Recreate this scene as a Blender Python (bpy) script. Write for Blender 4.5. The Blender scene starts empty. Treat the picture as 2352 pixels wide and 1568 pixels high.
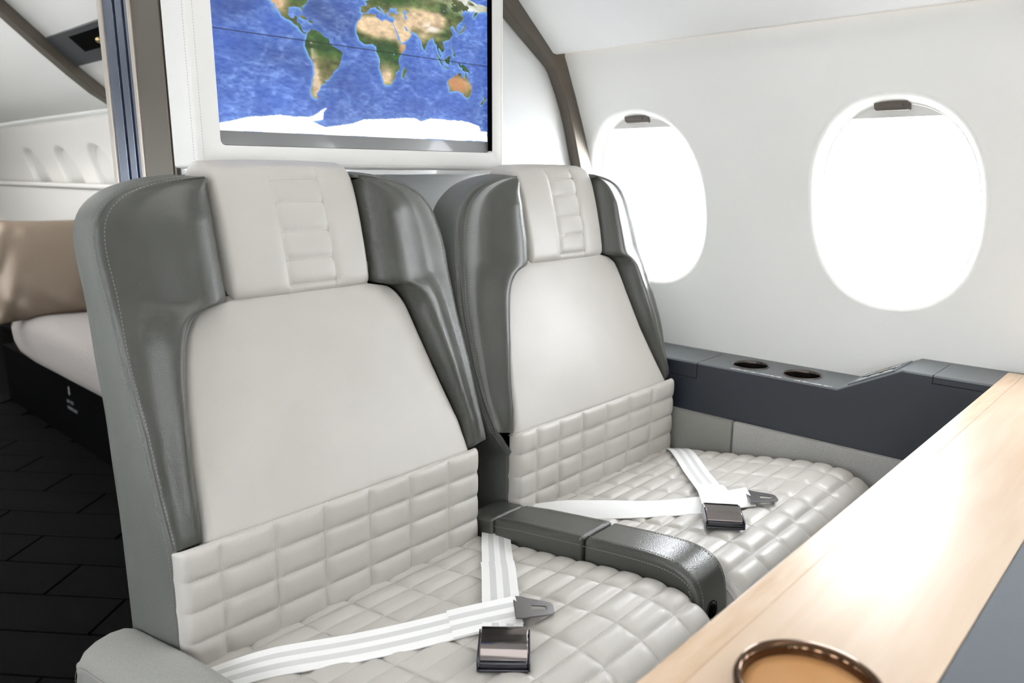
import bpy, bmesh, math, random
import numpy as np
from mathutils import Vector, Matrix
random.seed(4); rng = np.random.default_rng(7)
C = bpy.context.scene.collection
SC = bpy.context.scene
EYE = 1.10                                   # eye height above the cabin floor; all shapes below are given relative to the eye

# ------------------------------------------------------------------ camera
R = np.array([[0.682, 0.155, -0.714], [-0.731, 0.149, -0.666], [0.003, 0.977, 0.215]])
def _cam_axes():
    f = 1763.44
    vy = np.array([-1936., 394., -f]); vy /= np.linalg.norm(vy)
    vx = np.array([1684., 382., -f]); vx -= vy * (vx @ vy); vx /= np.linalg.norm(vx)
    vz = np.cross(vx, vy)
    return np.array([vx, vy, vz])
R = _cam_axes()
cam = bpy.data.cameras.new('camera'); camo = bpy.data.objects.new('camera', cam); C.objects.link(camo)
cam.sensor_width = 36; cam.lens = 36 * 1763.44 / 2352; cam.clip_start = .02; cam.clip_end = 60
M = Matrix([[R[i][j] for j in range(3)] for i in range(3)]).to_4x4(); M.translation = (0, 0, EYE)
camo.matrix_world = M
cam.dof.use_dof = True; cam.dof.focus_distance = 1.25; cam.dof.aperture_fstop = 5.6
SC.camera = camo

# ------------------------------------------------------------------ world, exposure, lights
w = bpy.data.worlds.new('sky'); SC.world = w; w.use_nodes = True
bg = w.node_tree.nodes['Background']; bg.inputs[0].default_value = (.93, .965, 1, 1); bg.inputs[1].default_value = 16.0
vs = SC.view_settings; vs.view_transform = 'Standard'; vs.look = 'None'; vs.gamma = 1; vs.use_curve_mapping = False; vs.exposure = 0.32
def area(name, loc, rot, sx, sy, power, col=(1, 1, 1)):
    l = bpy.data.lights.new(name, 'AREA'); l.shape = 'RECTANGLE'; l.size = sx; l.size_y = sy; l.energy = power; l.color = col
    o = bpy.data.objects.new(name, l); C.objects.link(o); o.location = (loc[0], loc[1], loc[2] + EYE); o.rotation_euler = rot
    return o
area('ceiling_fill', (.45, -.4, .80), (0, 0, 0), .8, 3.2, 14, (1, .975, .94))  # added fill lamp under the crown, no real fitting
area('ceiling_fill', (.45, 4.2, .80), (0, 0, 0), .6, 2.6, 24, (1, .975, .94))  # added fill lamp to brighten the aft cabin

# ------------------------------------------------------------------ materials
def mat(name, col, rough=.5, metal=0, coat=0, spec=.5, bump=None, noise=None, sheen=0, coat_rough=.05):
    m = bpy.data.materials.new(name); m.use_nodes = True; nt = m.node_tree; b = nt.nodes['Principled BSDF']
    b.inputs['Base Color'].default_value = (*col, 1); b.inputs['Roughness'].default_value = rough
    b.inputs['Metallic'].default_value = metal; b.inputs['Coat Weight'].default_value = coat
    b.inputs['Coat Roughness'].default_value = coat_rough
    b.inputs['Specular IOR Level'].default_value = spec; b.inputs['Sheen Weight'].default_value = sheen
    tc = nt.nodes.new('ShaderNodeTexCoord')
    def tex(kind, sc, stretch=(1, 1, 1)):
        mp = nt.nodes.new('ShaderNodeMapping'); mp.inputs['Scale'].default_value = stretch
        nt.links.new(tc.outputs['Object'], mp.inputs[0])
        t = nt.nodes.new('ShaderNodeTexNoise' if kind == 'noise' else 'ShaderNodeTexVoronoi')
        t.inputs['Scale'].default_value = sc
        if kind == 'noise': t.inputs['Detail'].default_value = 4
        nt.links.new(mp.outputs[0], t.inputs['Vector']); return t
    if bump:
        kind, sc, stren, dist = bump[:4]; st = bump[4] if len(bump) > 4 else (1, 1, 1)
        t = tex(kind, sc, st); bp = nt.nodes.new('ShaderNodeBump'); bp.inputs['Strength'].default_value = stren; bp.inputs['Distance'].default_value = dist
        nt.links.new(t.outputs[0], bp.inputs['Height']); nt.links.new(bp.outputs[0], b.inputs['Normal'])
        if coat: nt.links.new(bp.outputs[0], b.inputs['Coat Normal'])
        if kind == 'voronoi': bp.invert = True
    if noise:
        sc, c2, st = noise
        t = tex('noise', sc, st); r = nt.nodes.new('ShaderNodeValToRGB')
        r.color_ramp.elements[0].position = .35; r.color_ramp.elements[1].position = .65
        r.color_ramp.elements[0].color = (*col, 1); r.color_ramp.elements[1].color = (*c2, 1)
        nt.links.new(t.outputs[0], r.inputs[0]); nt.links.new(r.outputs[0], b.inputs['Base Color'])
    return m
def emit(name, col, s):
    m = bpy.data.materials.new(name); m.use_nodes = True; b = m.node_tree.nodes['Principled BSDF']
    b.inputs['Base Color'].default_value = (0, 0, 0, 1); b.inputs['Emission Color'].default_value = (*col, 1); b.inputs['Emission Strength'].default_value = s
    return m
WHITE_L = mat('pale_leather', (.505, .482, .450), .42, coat=.15, coat_rough=.25, bump=('noise', 500, .12, .001), noise=(6, (.47, .446, .415), (1, 1, 1)))
WHITE_P = mat('padded_wall_leather', (.80, .79, .765), .5, bump=('noise', 500, .1, .001))
def reptile():
    m = mat('grey_reptile_leather', (.050, .051, .044), .30, spec=.40, coat=.28, coat_rough=.12, bump=('voronoi', 680, .32, .0006, (.75, .75, 1.8)), noise=(5, (.064, .066, .058), (1, 1, 1)))
    return m
GREY_L = reptile()
GREY_SIDE = mat('grey_side_leather', (.110, .115, .107), .5, spec=.4, bump=('voronoi', 560, .5, .0008, (.8, .8, 2.0)), noise=(9, (.132, .137, .128), (1, 1, .4)))
SUEDE = mat('grey_suede', (.22, .215, .20), .95, spec=.2, bump=('noise', 600, .5, .001), noise=(500, (.27, .265, .25), (1, 1, 1)), sheen=.2)
SUEDE_LIT = mat('lit_grey_suede', (.30, .295, .285), .95, spec=.2, bump=('noise', 500, .6, .001), noise=(600, (.40, .395, .385), (1, 1, 1)), sheen=.2)  # coarser suede, paler as the panel outside the shade
THREAD = mat('pale_thread', (.57, .555, .525), .6)
THREAD_D = mat('grey_thread', (.24, .235, .215), .6)
DARK = mat('dark_recess', (.012, .012, .013), .7)
WALL = mat('cabin_wall_white', (.86, .855, .83), .55)
CEIL = mat('cabin_ceiling_white', (.93, .935, .925), .5)
LACQ = mat('white_lacquer', (.76, .77, .77), .25, coat=.7, coat_rough=.03)
BRONZE = mat('bronze_trim', (.105, .088, .070), .38, metal=.35)
BRONZE_L = mat('pale_bronze_edge', (.50, .45, .40), .35, metal=.3)
TRACK = mat('blue_grey_metal', (.15, .18, .25), .25, metal=.7)
CONS = mat('blue_black_console', (.017, .022, .031), .42, spec=.6, bump=('noise', 900, .06, .0005))
CONS_T = mat('console_top_grey', (.075, .083, .090), .36, spec=.6, bump=('noise', 900, .06, .0005))  # lighter grey for the up-facing console faces and the switch plate
CUPM = mat('dark_bronze_cup', (.10, .085, .078), .2, metal=.9)
CHROME = mat('dark_chrome', (.24, .215, .21), .09, metal=1)
CHROME_D = mat('black_chrome', (.06, .06, .07), .12, metal=.8)
GUNM = mat('gunmetal_tongue', (.17, .16, .165), .3, metal=.8)
HANDLE = mat('taupe_metal', (.14, .12, .105), .3, metal=.6)
SHADE = mat('window_shade', (.72, .71, .69), .6)
SHADE_T = mat('closed_shade', (.80, .80, .78), .6)
SHADE_T.node_tree.nodes['Principled BSDF'].inputs['Transmission Weight'].default_value = .0
WEB_W = mat('white_webbing', (.84, .84, .83), .6, spec=.3, bump=('noise', 900, .3, .0006))
WEB_G = mat('grey_webbing', (.60, .60, .595), .6, spec=.3, bump=('noise', 900, .3, .0006))
GREIGE = mat('greige_fabric', (.27, .243, .23), .9, bump=('noise', 700, .4, .001), noise=(300, (.34, .31, .295), (1, 1, 1)), sheen=.2)
PILLOW = mat('bronze_pillow_satin', (.25, .195, .148), .36, metal=.25, bump=('noise', 9, .3, .02))
FLOORM = mat('black_floor_plank', (.0018, .0020, .0022), .7, spec=.04, noise=(30, (.003, .0033, .0036), (6, 1, 1)))
BLACK = mat('black_panel', (.0015, .0015, .0018), .7, spec=.03)
BEZEL = mat('grey_glass_bezel', (.16, .16, .165), .3, coat=.5)
PRINT = mat('white_print', (.8, .8, .8), .6)
INLAY = mat('slate_table_leather', (.055, .068, .085), .5, bump=('noise', 400, .2, .001))
AMBER = mat('tan_leather_liner', (.50, .25, .09), .5, noise=(14, (.60, .33, .14), (1, 1, 1)))
RIMM = mat('polished_brown_rim', (.10, .055, .030), .1, metal=.85)
GOLD = mat('brass_nozzle', (.55, .42, .22), .3, metal=.9)
LED = emit('warm_cove_light', (1, .80, .62), 5.0)
def wood():
    m = mat('pale_maple_veneer', (.66, .50, .36), .42, coat=.65, coat_rough=.22)
    nt = m.node_tree; b = nt.nodes['Principled BSDF']; tc = nt.nodes['Texture Coordinate']
    mp = nt.nodes.new('ShaderNodeMapping'); mp.inputs['Scale'].default_value = (1.2, 14, 14); nt.links.new(tc.outputs['Object'], mp.inputs[0])
    n = nt.nodes.new('ShaderNodeTexNoise'); n.inputs['Scale'].default_value = 3; n.inputs['Detail'].default_value = 8; n.inputs['Distortion'].default_value = .6
    nt.links.new(mp.outputs[0], n.inputs['Vector'])
    r = nt.nodes.new('ShaderNodeValToRGB'); e = r.color_ramp.elements
    e[0].position = .3; e[0].color = (.54, .38, .25, 1); e[1].position = .7; e[1].color = (.63, .48, .35, 1)
    nt.links.new(n.outputs[0], r.inputs[0]); nt.links.new(r.outputs[0], b.inputs['Base Color'])
    return m
WOOD = wood()
WOOD_E = mat('tan_table_edging', (.52, .35, .21), .42, coat=.65, coat_rough=.22, noise=(22, (.62, .46, .32), (.6, 4, 4)))
def glass():
    m = bpy.data.materials.new('window_glass'); m.use_nodes = True; nt = m.node_tree; nt.nodes.clear()
    o = nt.nodes.new('ShaderNodeOutputMaterial'); mx = nt.nodes.new('ShaderNodeMixShader'); t = nt.nodes.new('ShaderNodeBsdfTransparent'); g = nt.nodes.new('ShaderNodeBsdfGlossy')
    g.inputs['Roughness'].default_value = .02; mx.inputs[0].default_value = .06
    nt.links.new(t.outputs[0], mx.inputs[1]); nt.links.new(g.outputs[0], mx.inputs[2]); nt.links.new(mx.outputs[0], o.inputs[0]); return m
GLASS = glass()

# ------------------------------------------------------------------ helpers (coordinates relative to the eye; the meshes go to EYE higher)
ORG = {}
def new_obj(name, me, parent=None, kind=None):
    o = bpy.data.objects.new(name, me); C.objects.link(o)
    if parent is not None: o.parent = parent
    if kind: o['kind'] = kind
    return o
def origin_of(parent):
    if parent is None: return np.array([0, 0, -EYE])
    return ORG[parent.name]
def mesh(name, V, F, mats, parent=None, smooth=True, fm=None, bev=0, kind=None, bevseg=3, org=None, weld=0):
    V = np.asarray(V, float).reshape(-1, 3)
    og = origin_of(parent)
    if parent is None and org is not None: og = np.array(org, float)
    if org is None and parent is None: og = V.mean(axis=0); og[2] = V[:, 2].min()
    me = bpy.data.meshes.new(name); me.from_pydata((V - og).tolist(), [], [list(map(int, f)) for f in F])
    if not isinstance(mats, (list, tuple)): mats = [mats]
    for m in mats: me.materials.append(m)
    if fm is not None: me.polygons.foreach_set('material_index', list(fm))
    if weld or True:
        bm = bmesh.new(); bm.from_mesh(me)
        if weld: bmesh.ops.remove_doubles(bm, verts=bm.verts, dist=weld)
        bmesh.ops.recalc_face_normals(bm, faces=bm.faces); bm.to_mesh(me); bm.free()
    me.polygons.foreach_set('use_smooth', [smooth] * len(me.polygons)); me.update()
    o = new_obj(name, me, parent, kind)
    if parent is None:
        o.location = (og[0], og[1], og[2] + EYE)
    ORG[o.name] = og
    if bev:
        b = o.modifiers.new('bevel', 'BEVEL'); b.width = bev; b.segments = bevseg; b.limit_method = 'ANGLE'; b.angle_limit = math.radians(35)
        if smooth: b.harden_normals = False
        wn = o.modifiers.new('wn', 'WEIGHTED_NORMAL')
    return o
def thing(name, loc, label=None, cat=None, group=None, kind=None):
    o = bpy.data.objects.new(name, None); C.objects.link(o); o.location = (loc[0], loc[1], loc[2] + EYE); o.empty_display_size = .1
    ORG[o.name] = np.array(loc, float)
    return tag(o, label, cat, group, kind)
def tag(o, label=None, cat=None, group=None, kind=None):
    if label: o['label'] = label
    if cat: o['category'] = cat
    if group: o['group'] = group
    if kind: o['kind'] = kind
    return o
def gridF(n, m, off=0):
    i = np.arange(n - 1)[:, None] * m + np.arange(m - 1)[None, :]
    return np.stack([i, i + 1, i + m + 1, i + m], -1).reshape(-1, 4) + off
def normals(P):
    du = np.gradient(P, axis=0); dv = np.gradient(P, axis=1); N = np.cross(du, dv)
    return N / (np.linalg.norm(N, axis=-1, keepdims=True) + 1e-12)
class Surf:
    """surface fn(U,V)->points with a relief along the normal; sgn turns the normal outward"""
    def __init__(s, fn, relief=None, sgn=1): s.fn, s.rl, s.sgn = fn, relief, sgn
    def grid(s, us, vs):
        U, V = np.meshgrid(us, vs, indexing='ij'); P = s.fn(U, V); N = normals(P) * s.sgn
        if s.rl is not None: P = P + N * s.rl(U, V)[..., None]
        return P
    def build(s, name, us, vs, m, parent=None, **k):
        P = s.grid(us, vs); return mesh(name, P, gridF(len(us), len(vs)), m, parent, **k)
    def at(s, u, v, h=1e-3):
        u = np.asarray(u, float); v = np.asarray(v, float)
        P = s.fn(u, v); a = s.fn(u + h, v) - s.fn(u - h, v); b = s.fn(u, v + h) - s.fn(u, v - h)
        N = np.cross(a, b); N = N / (np.linalg.norm(N, axis=-1, keepdims=True) + 1e-12) * s.sgn
        if s.rl is not None: P = P + N * s.rl(u, v)[..., None]
        return P, N
def stitch_boxes(P, N, pitch=.0046, ln=.0031, wd=.0009, lift=.0002):
    """little thread boxes along a polyline P with normals N; returns (V, F)"""
    P = np.asarray(P); N = np.asarray(N); seg = np.linalg.norm(np.diff(P, axis=0), axis=1); L = np.concatenate([[0], np.cumsum(seg)])
    n = int(L[-1] / pitch)
    if n < 1: return np.zeros((0, 3)), np.zeros((0, 4), int)
    t = (np.arange(n) + .5) * L[-1] / n
    I = lambda A, q: np.stack([np.interp(q, L, A[:, k]) for k in range(3)], -1)
    c = I(P, t); T = I(P, t + ln / 2) - I(P, t - ln / 2); T /= np.linalg.norm(T, axis=1, keepdims=True) + 1e-12
    n_ = I(N, t); B = np.cross(T, n_); B /= np.linalg.norm(B, axis=1, keepdims=True) + 1e-12
    c = c + n_ * lift
    V = []
    for sx in (-1, 1):
        for sy in (-1, 1):
            for sz in (-1, 1): V.append(c + T * (sx * ln / 2) + B * (sy * wd / 2) + n_ * (sz * wd / 2))
    V = np.stack(V, 1)
    f = np.array([[0, 1, 3, 2], [4, 6, 7, 5], [0, 4, 5, 1], [2, 3, 7, 6], [1, 5, 7, 3], [0, 2, 6, 4]])
    F = (f[None] + np.arange(n)[:, None, None] * 8).reshape(-1, 4)
    return V.reshape(-1, 3), F
def stitching(name, runs, m, parent, **k):
    Vs, Fs, o = [], [], 0
    for P, N in runs:
        V, F = stitch_boxes(P, N, **k)
        Vs.append(V); Fs.append(F + o); o += len(V)
    ob = mesh(name, np.concatenate(Vs), np.concatenate(Fs), m, parent, smooth=False, kind='stuff')
    return ob
def smooth_curve(pts, n=160, k=5, it=2):
    pts = np.asarray(pts, float); seg = np.linalg.norm(np.diff(pts[:, :], axis=0), axis=1); L = np.concatenate([[0], np.cumsum(seg)])
    q = np.linspace(0, L[-1], n); A = np.stack([np.interp(q, L, pts[:, j]) for j in range(pts.shape[1])], -1)
    for _ in range(it):
        pad = np.concatenate([A[:1] * 2 - A[k:0:-1], A, A[-1:] * 2 - A[-2:-k - 2:-1]])
        A = np.stack([np.convolve(pad[:, j], np.ones(2 * k + 1) / (2 * k + 1), 'valid') for j in range(A.shape[1])], -1)
    return A
def samp(A, t):
    x = np.linspace(0, 1, len(A)); return np.stack([np.interp(t, x, A[:, j]) for j in range(A.shape[1])], -1)
def prism(name, poly, axis, a, b, m, parent=None, bev=0, smooth=True, **k):
    """poly of 2D points in the plane across 'axis' (x: (y,z), y: (x,z), z: (x,y)) drawn out from a to b"""
    n = len(poly); V = []
    for c in (a, b):
        for p in poly:
            V.append({'x': (c, p[0], p[1]), 'y': (p[0], c, p[1]), 'z': (p[0], p[1], c)}[axis])
    F = [list(range(n)), list(range(2 * n - 1, n - 1, -1))] + [[i, (i + 1) % n, n + (i + 1) % n, n + i] for i in range(n)]
    return mesh(name, V, F, m, parent, bev=bev, smooth=smooth, **k)
def box(name, x0, x1, y0, y1, z0, z1, m, parent=None, bev=.003, **k):
    return prism(name, [(x0, y0), (x1, y0), (x1, y1), (x0, y1)], 'z', z0, z1, m, parent, bev=bev, **k)
def ring(name, outer, inner, fn, m, parent=None, close=True, **k):
    """flat ring between two outlines with the same count, fn(pt, side)->3D for side 0/1 (two faces)"""
    n = len(outer); V = [fn(p, 0) for p in outer] + [fn(p, 0) for p in inner] + [fn(p, 1) for p in outer] + [fn(p, 1) for p in inner]; F = []
    for i in range(n):
        j = (i + 1) % n
        F += [[i, j, n + j, n + i], [2 * n + i, 3 * n + i, 3 * n + j, 2 * n + j], [i, 2 * n + i, 2 * n + j, j], [n + i, n + j, 3 * n + j, 3 * n + i]]
    return mesh(name, V, F, m, parent, **k)
def lathe(name, prof, c, m, parent=None, n=48, axis='z', **k):
    V = []; F = []
    for r, h in prof:
        for i in range(n):
            a = 2 * math.pi * i / n; u, v = r * math.cos(a), r * math.sin(a)
            V.append({'z': (c[0] + u, c[1] + v, c[2] + h), 'x': (c[0] + h, c[1] + u, c[2] + v), 'y': (c[0] + u, c[1] + h, c[2] + v)}[axis])
    for j in range(len(prof) - 1):
        for i in range(n): F.append([j * n + i, j * n + (i + 1) % n, (j + 1) * n + (i + 1) % n, (j + 1) * n + i])
    return mesh(name, V, F, m, parent, **k)
def tube(name, P, r, m, parent=None, n=8, closed=False, **k):
    P = np.asarray(P, float); T = np.gradient(P, axis=0); T /= np.linalg.norm(T, axis=1, keepdims=True); V = []
    up = np.array([0, 0, 1.]); 
    for p, t in zip(P, T):
        a = np.cross(t, up if abs(t[2]) < .9 else np.array([1., 0, 0])); a /= np.linalg.norm(a); b = np.cross(t, a)
        for i in range(n): q = 2 * math.pi * i / n; V.append(p + r * (a * math.cos(q) + b * math.sin(q)))
    F = [[j * n + i, j * n + (i + 1) % n, (j + 1) * n + (i + 1) % n, (j + 1) * n + i] for j in range(len(P) - 1) for i in range(n)]
    F += [list(range(n)), list(range(len(V) - 1, len(V) - n - 1, -1))]
    return mesh(name, V, F, m, parent, **k)
def text(name, s, size, loc, ex, ey, m, parent=None, ext=.0002):
    """lettering as a thin mesh: ex reading direction, ey up direction"""
    cu = bpy.data.curves.new('lettering', 'FONT'); cu.body = s; cu.size = size; cu.extrude = ext; cu.resolution_u = 2
    o = bpy.data.objects.new('lettering', cu); C.objects.link(o); bpy.context.view_layer.update()
    me = bpy.data.meshes.new_from_object(o.evaluated_get(bpy.context.evaluated_depsgraph_get())); bpy.data.objects.remove(o)
    V = np.array([v.co[:] for v in me.vertices]); ex = np.array(ex, float); ex /= np.linalg.norm(ex); ey = np.array(ey, float); ey /= np.linalg.norm(ey); ez = np.cross(ex, ey)
    W = np.array(loc) + V[:, :1] * ex + V[:, 1:2] * ey + V[:, 2:] * ez
    F = [list(p.vertices) for p in me.polygons]
    return mesh(name, W, F, m, parent, smooth=False, kind='stuff' if parent is not None else None)
def ray(px, py):
    d = np.array([px - 1176, -(py - 784), -1763.44]); return R @ d

# ------------------------------------------------------------------ cabin shell
Y0, Y1 = -2.4, 6.6
XC = .45
def wx(z): return 1.659 - .35 * (np.minimum(np.asarray(z), .262) + .51) ** 2
def oval(n, a, b, e=2.3):
    t = np.linspace(0, 2 * math.pi, n, endpoint=False); c, s = np.cos(t), np.sin(t)
    return np.stack([a * np.sign(c) * np.abs(c) ** (2 / e), b * np.sign(s) * np.abs(s) ** (2 / e)], -1)
WZ = -.062; WA, WB = .163, .208
def cabin_wall(name, side, wins, y0, y1, z0, z1):
    n = 64; V, F = [], []
    def X(z, off=0): x = wx(z) + off; return x if side > 0 else 2 * XC - x
    ov0 = oval(n, WA, WB); bz = [p[1] / max(abs(p[0]) / .215, abs(p[1]) / .26) for p in ov0 if abs(p[0]) / .215 > abs(p[1]) / .26]
    lo_, hi_ = WZ - .26, WZ + .26
    ZS = np.array(sorted([z for z in np.linspace(z0, z1, 60) if z < lo_ - .002 or z > hi_ + .002] + [z0, z1, lo_, hi_] + [WZ + z for z in bz if -.2599 < z < .2599]))
    ZS = ZS[np.concatenate([[True], np.diff(ZS) > 1e-7])]
    def strip(ya, yb, za, zb, nz):
        o = len(V); zs = ZS[(ZS >= za - 1e-5) & (ZS <= zb + 1e-5)]; nz = len(zs)
        for z in zs: V.append((X(z), ya, z)); V.append((X(z), yb, z))
        for i in range(nz - 1): F.append([o + 2 * i, o + 2 * i + 1, o + 2 * i + 3, o + 2 * i + 2])
    hc = .215; zc0, zc1 = WZ - .26, WZ + .26
    ys = y0
    for yc in sorted(wins):
        if yc - hc > ys: strip(ys, yc - hc, z0, z1, 60)
        strip(yc - hc, yc + hc, z0, zc0, 24); strip(yc - hc, yc + hc, zc1, z1, 10)
        ov = oval(n, WA, WB); o = len(V); rings = 14; bd = []
        for py, pz in ov: q = max(abs(py) / hc, abs(pz) / .26); bd.append([py / q, pz / q])
        for cy_ in (-hc, hc):
            for cz_ in (-.26, .26): bd[min(range(n), key=lambda i: (bd[i][0] - cy_) ** 2 + (bd[i][1] - cz_) ** 2)] = [cy_, cz_]
        for k in range(rings):
            s = k / (rings - 1)
            for j in range(n):
                py, pz = ov[j]; by, bz = bd[j]
                y = by + (py - by) * s; z = bz + (pz - bz) * s; V.append((X(WZ + z), yc + y, WZ + z))
        for k in range(rings - 1):
            for j in range(n): F.append([o + k * n + j, o + k * n + (j + 1) % n, o + (k + 1) * n + (j + 1) % n, o + (k + 1) * n + j])
        ys = yc + hc
    strip(ys, y1, z0, z1, 60)
    return mesh(name, V, F, WALL, None, kind='structure')
W_R = [-2.0, -1.44, -.88, -.34 + .02, .486, 1.042 + .0]
W_R = [-1.75, -1.19, -.63, -.074, .486, 1.042]
W_A = [1.75, 2.31, 2.87, 3.43, 3.92, 4.40, 4.93, 5.5]
cabin_wall('wall_right', 1, W_R + W_A, Y0, Y1, -1.1, .335)
cabin_wall('wall_left', -1, [-1.75, -1.19, -.63, -.074, .486, 1.042, 1.75, 2.31, 2.87, 3.43, 4.0], Y0, Y1, -1.1, .335)
def window(num, yc, side, detail):
    def X(z, off): x = wx(z) + off; return x if side > 0 else 2 * XC - x
    t = thing('window_%d' % num, (float(X(WZ, .05)), yc, WZ - WB), kind='structure')
    n = 64; V, F = [], []
    prof = [(0, 0), (.003, .0008), (.007, .003), (.011, .0075), (.0145, .014), (.017, .022), (.0185, .030), (.0205, .0305), (.0215, .045), (.024, .047), (.030, .085), (.033, .12)]
    for d, off in prof:
        for p in oval(n, WA - d, WB - d): V.append((float(X(WZ + p[1], off)), yc + p[0], WZ + p[1]))
    for k in range(len(prof) - 1):
        for j in range(n): F.append([k * n + j, k * n + (j + 1) % n, (k + 1) * n + (j + 1) % n, (k + 1) * n + j])
    mesh('window_reveal', V, F, WALL, t, kind='structure')
    ov = oval(n, WA - .031, WB - .031); V = [(float(X(WZ + p[1], o_)), yc + p[0], WZ + p[1]) for o_ in (.075, .079) for p in ov]
    mesh('window_pane', V, [list(range(n)), list(range(2 * n - 1, n - 1, -1))] + [[i, (i + 1) % n, n + (i + 1) % n, n + i] for i in range(n)], GLASS, t, kind='structure', smooth=False)
    if side > 0 and yc > 3.5:                 # shade fully down
        V = [(float(X(WZ + p[1], o_)), yc + p[0], WZ + p[1]) for o_ in (.031, .034) for p in oval(n, WA - .0212, WB - .0212)]
        mesh('window_shade', V, [list(range(n)), list(range(2 * n - 1, n - 1, -1))] + [[i, (i + 1) % n, n + (i + 1) % n, n + i] for i in range(n)], SHADE_T, t, kind='structure', smooth=False)
    if detail:                                # the roller shade pulled a little way down, with its pull
        zb = .102 - WZ; b = WB - .0212; a = WA - .0212
        zs = np.linspace(zb, b * .998, 14); V, F = [], []
        for off in (.031, .034):
            for z in zs:
                h = a * (1 - min(1, z / b) ** 2.3) ** (1 / 2.3)
                for u in np.linspace(-1, 1, 9): V.append((float(X(WZ + z, off)), yc + u * h, WZ + z))
        G = gridF(14, 9); F = G.tolist() + (G + 126).tolist()
        F += [[i, i + 1, 126 + i + 1, 126 + i] for i in range(8)]
        mesh('window_shade', V, F, SHADE, t, kind='structure')
        ribx = float(X(.104, .028)); 
        hz = .1225; pts = [(-.030, -.0095), (.026, -.0095), (.031, -.005), (.031, .006), (.026, .0095), (-.024, .0095), (-.030, .003)]
        hx = float(X(hz, .018)); V = [(hx + dx - .38 * q[1] * .7, yc + .004 - q[0] * -1, hz + q[1]) for dx in (0, .016) for q in pts]; m_ = len(pts)
        mesh('shade_pull', V, [list(range(m_)), list(range(2 * m_ - 1, m_ - 1, -1))] + [[i, (i + 1) % m_, m_ + (i + 1) % m_, m_ + i] for i in range(m_)], HANDLE, t, bev=.002, kind='structure')
        V = []
        for dx in (-.0025, .001):
            for q in [(-.020, -.003), (.020, -.003), (.020, .0025), (-.020, .0025)]: V.append((hx + dx - .27 * q[1], yc + .004 + q[0], hz + q[1]))
        mesh('pull_lip', V, [[0, 1, 2, 3], [7, 6, 5, 4]] + [[i, (i + 1) % 4, 4 + (i + 1) % 4, 4 + i] for i in range(4)], HANDLE, t, bev=.001, kind='structure')
    return t
num = 1
for yc in [.486, 1.042] + [y for y in W_R if y not in (.486, 1.042)] + W_A:
    window(num, yc, 1, yc in (.486, 1.042)); num += 1
for yc in [-1.75, -1.19, -.63, -.074, .486, 1.042, 1.75, 2.31, 2.87, 3.43, 4.0]:
    window(num, yc, -1, False); num += 1
# ceiling: sloping side panels that end in a lip over the cove light
CP = [(1.460, .337), (1.430, .334), (1.424, .328), (1.424, .290), (1.424, .2745), (1.419, .271), (1.412, .272), (1.303, .360), (1.218, .432), (1.11, .527), (.99, .640), (.90, .715), (.75, .79), (.60, .825), (.45, .835)]
cpf = np.array(CP + [(2 * XC - x, z) for x, z in CP[-2::-1]])
def ceil_seg(name, y0, y1, dz=0):
    A = cpf + np.array([0, dz]); V = [(p[0], y, p[1]) for y in np.linspace(y0, y1, 9) for p in A]
    F = gridF(9, len(A)); o = mesh(name, V, F, CEIL, None, kind='structure')
    s = o.modifiers.new('t', 'SOLIDIFY'); s.thickness = .008; s.offset = 1 
    return o
ceil_seg('ceiling', Y0, 3.60)
a_ = ceil_seg('ceiling', 3.60, Y1, .02)
for side in (1, -1):                          # cove strips between ceiling lip and wall
    x0, x1 = 1.434, 1.446
    if side < 0: x0, x1 = 2 * XC - x1, 2 * XC - x0
    box('trim_%d' % (1 if side > 0 else 2), x0, x1, Y0 + .05, 3.55, .318, .322, LED, kind='structure', bev=0, smooth=False)
# cabin floor: sub floor and dark planks laid diagonally near the aisle door
box('floor', -.9, 1.75, Y0, Y1, -1.16, -1.104, BLACK, kind='structure', bev=0, smooth=False)
fl = [o for o in C.objects if o.name == 'floor'][0]
pm = None
a45 = math.radians(38); ca, sa = math.cos(a45), math.sin(a45)
for i in range(-2, 26):
    for j in range(-9, 10):
        L, W = .46, .16
        cx = .3 + (i - 9) * W * ca * 1.0 - (j * L + (i % 2) * L / 2) * sa; cy = 2.3 + (i - 9) * W * sa + (j * L + (i % 2) * L / 2) * ca
        if not (-.05 < cx < .95 and 1.0 < cy < 4.6): continue
        if pm is None:
            hl, hw = L / 2 - .0025, W / 2 - .0025; V = []
            for z, e in ((0, 0), (.0045, 0), (.006, .002)):
                for sx, sy in ((-1, -1), (1, -1), (1, 1), (-1, 1)):
                    u, v = sx * (hw - e), sy * (hl - e); V.append((u * ca - v * sa, u * sa + v * ca, z))
            F = [[8, 9, 10, 11]] + [[k * 4 + q, k * 4 + (q + 1) % 4, k * 4 + 4 + (q + 1) % 4, k * 4 + 4 + q] for k in (0, 1) for q in range(4)]
            pm = bpy.data.meshes.new('plank'); pm.from_pydata(V, [], F); pm.materials.append(FLOORM)
        o = new_obj('plank', pm, fl); g = ORG[fl.name]; o.location = (cx - g[0], cy - g[1], -1.104 - g[2])
# end walls
box('wall_front', -.9, 1.75, Y0 - .06, Y0, -1.1, .85, WALL, kind='structure', bev=0, smooth=False)
box('wall_back', -.9, 1.75, Y1, Y1 + .06, -1.1, .87, WALL, kind='structure', bev=0, smooth=False)
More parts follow.
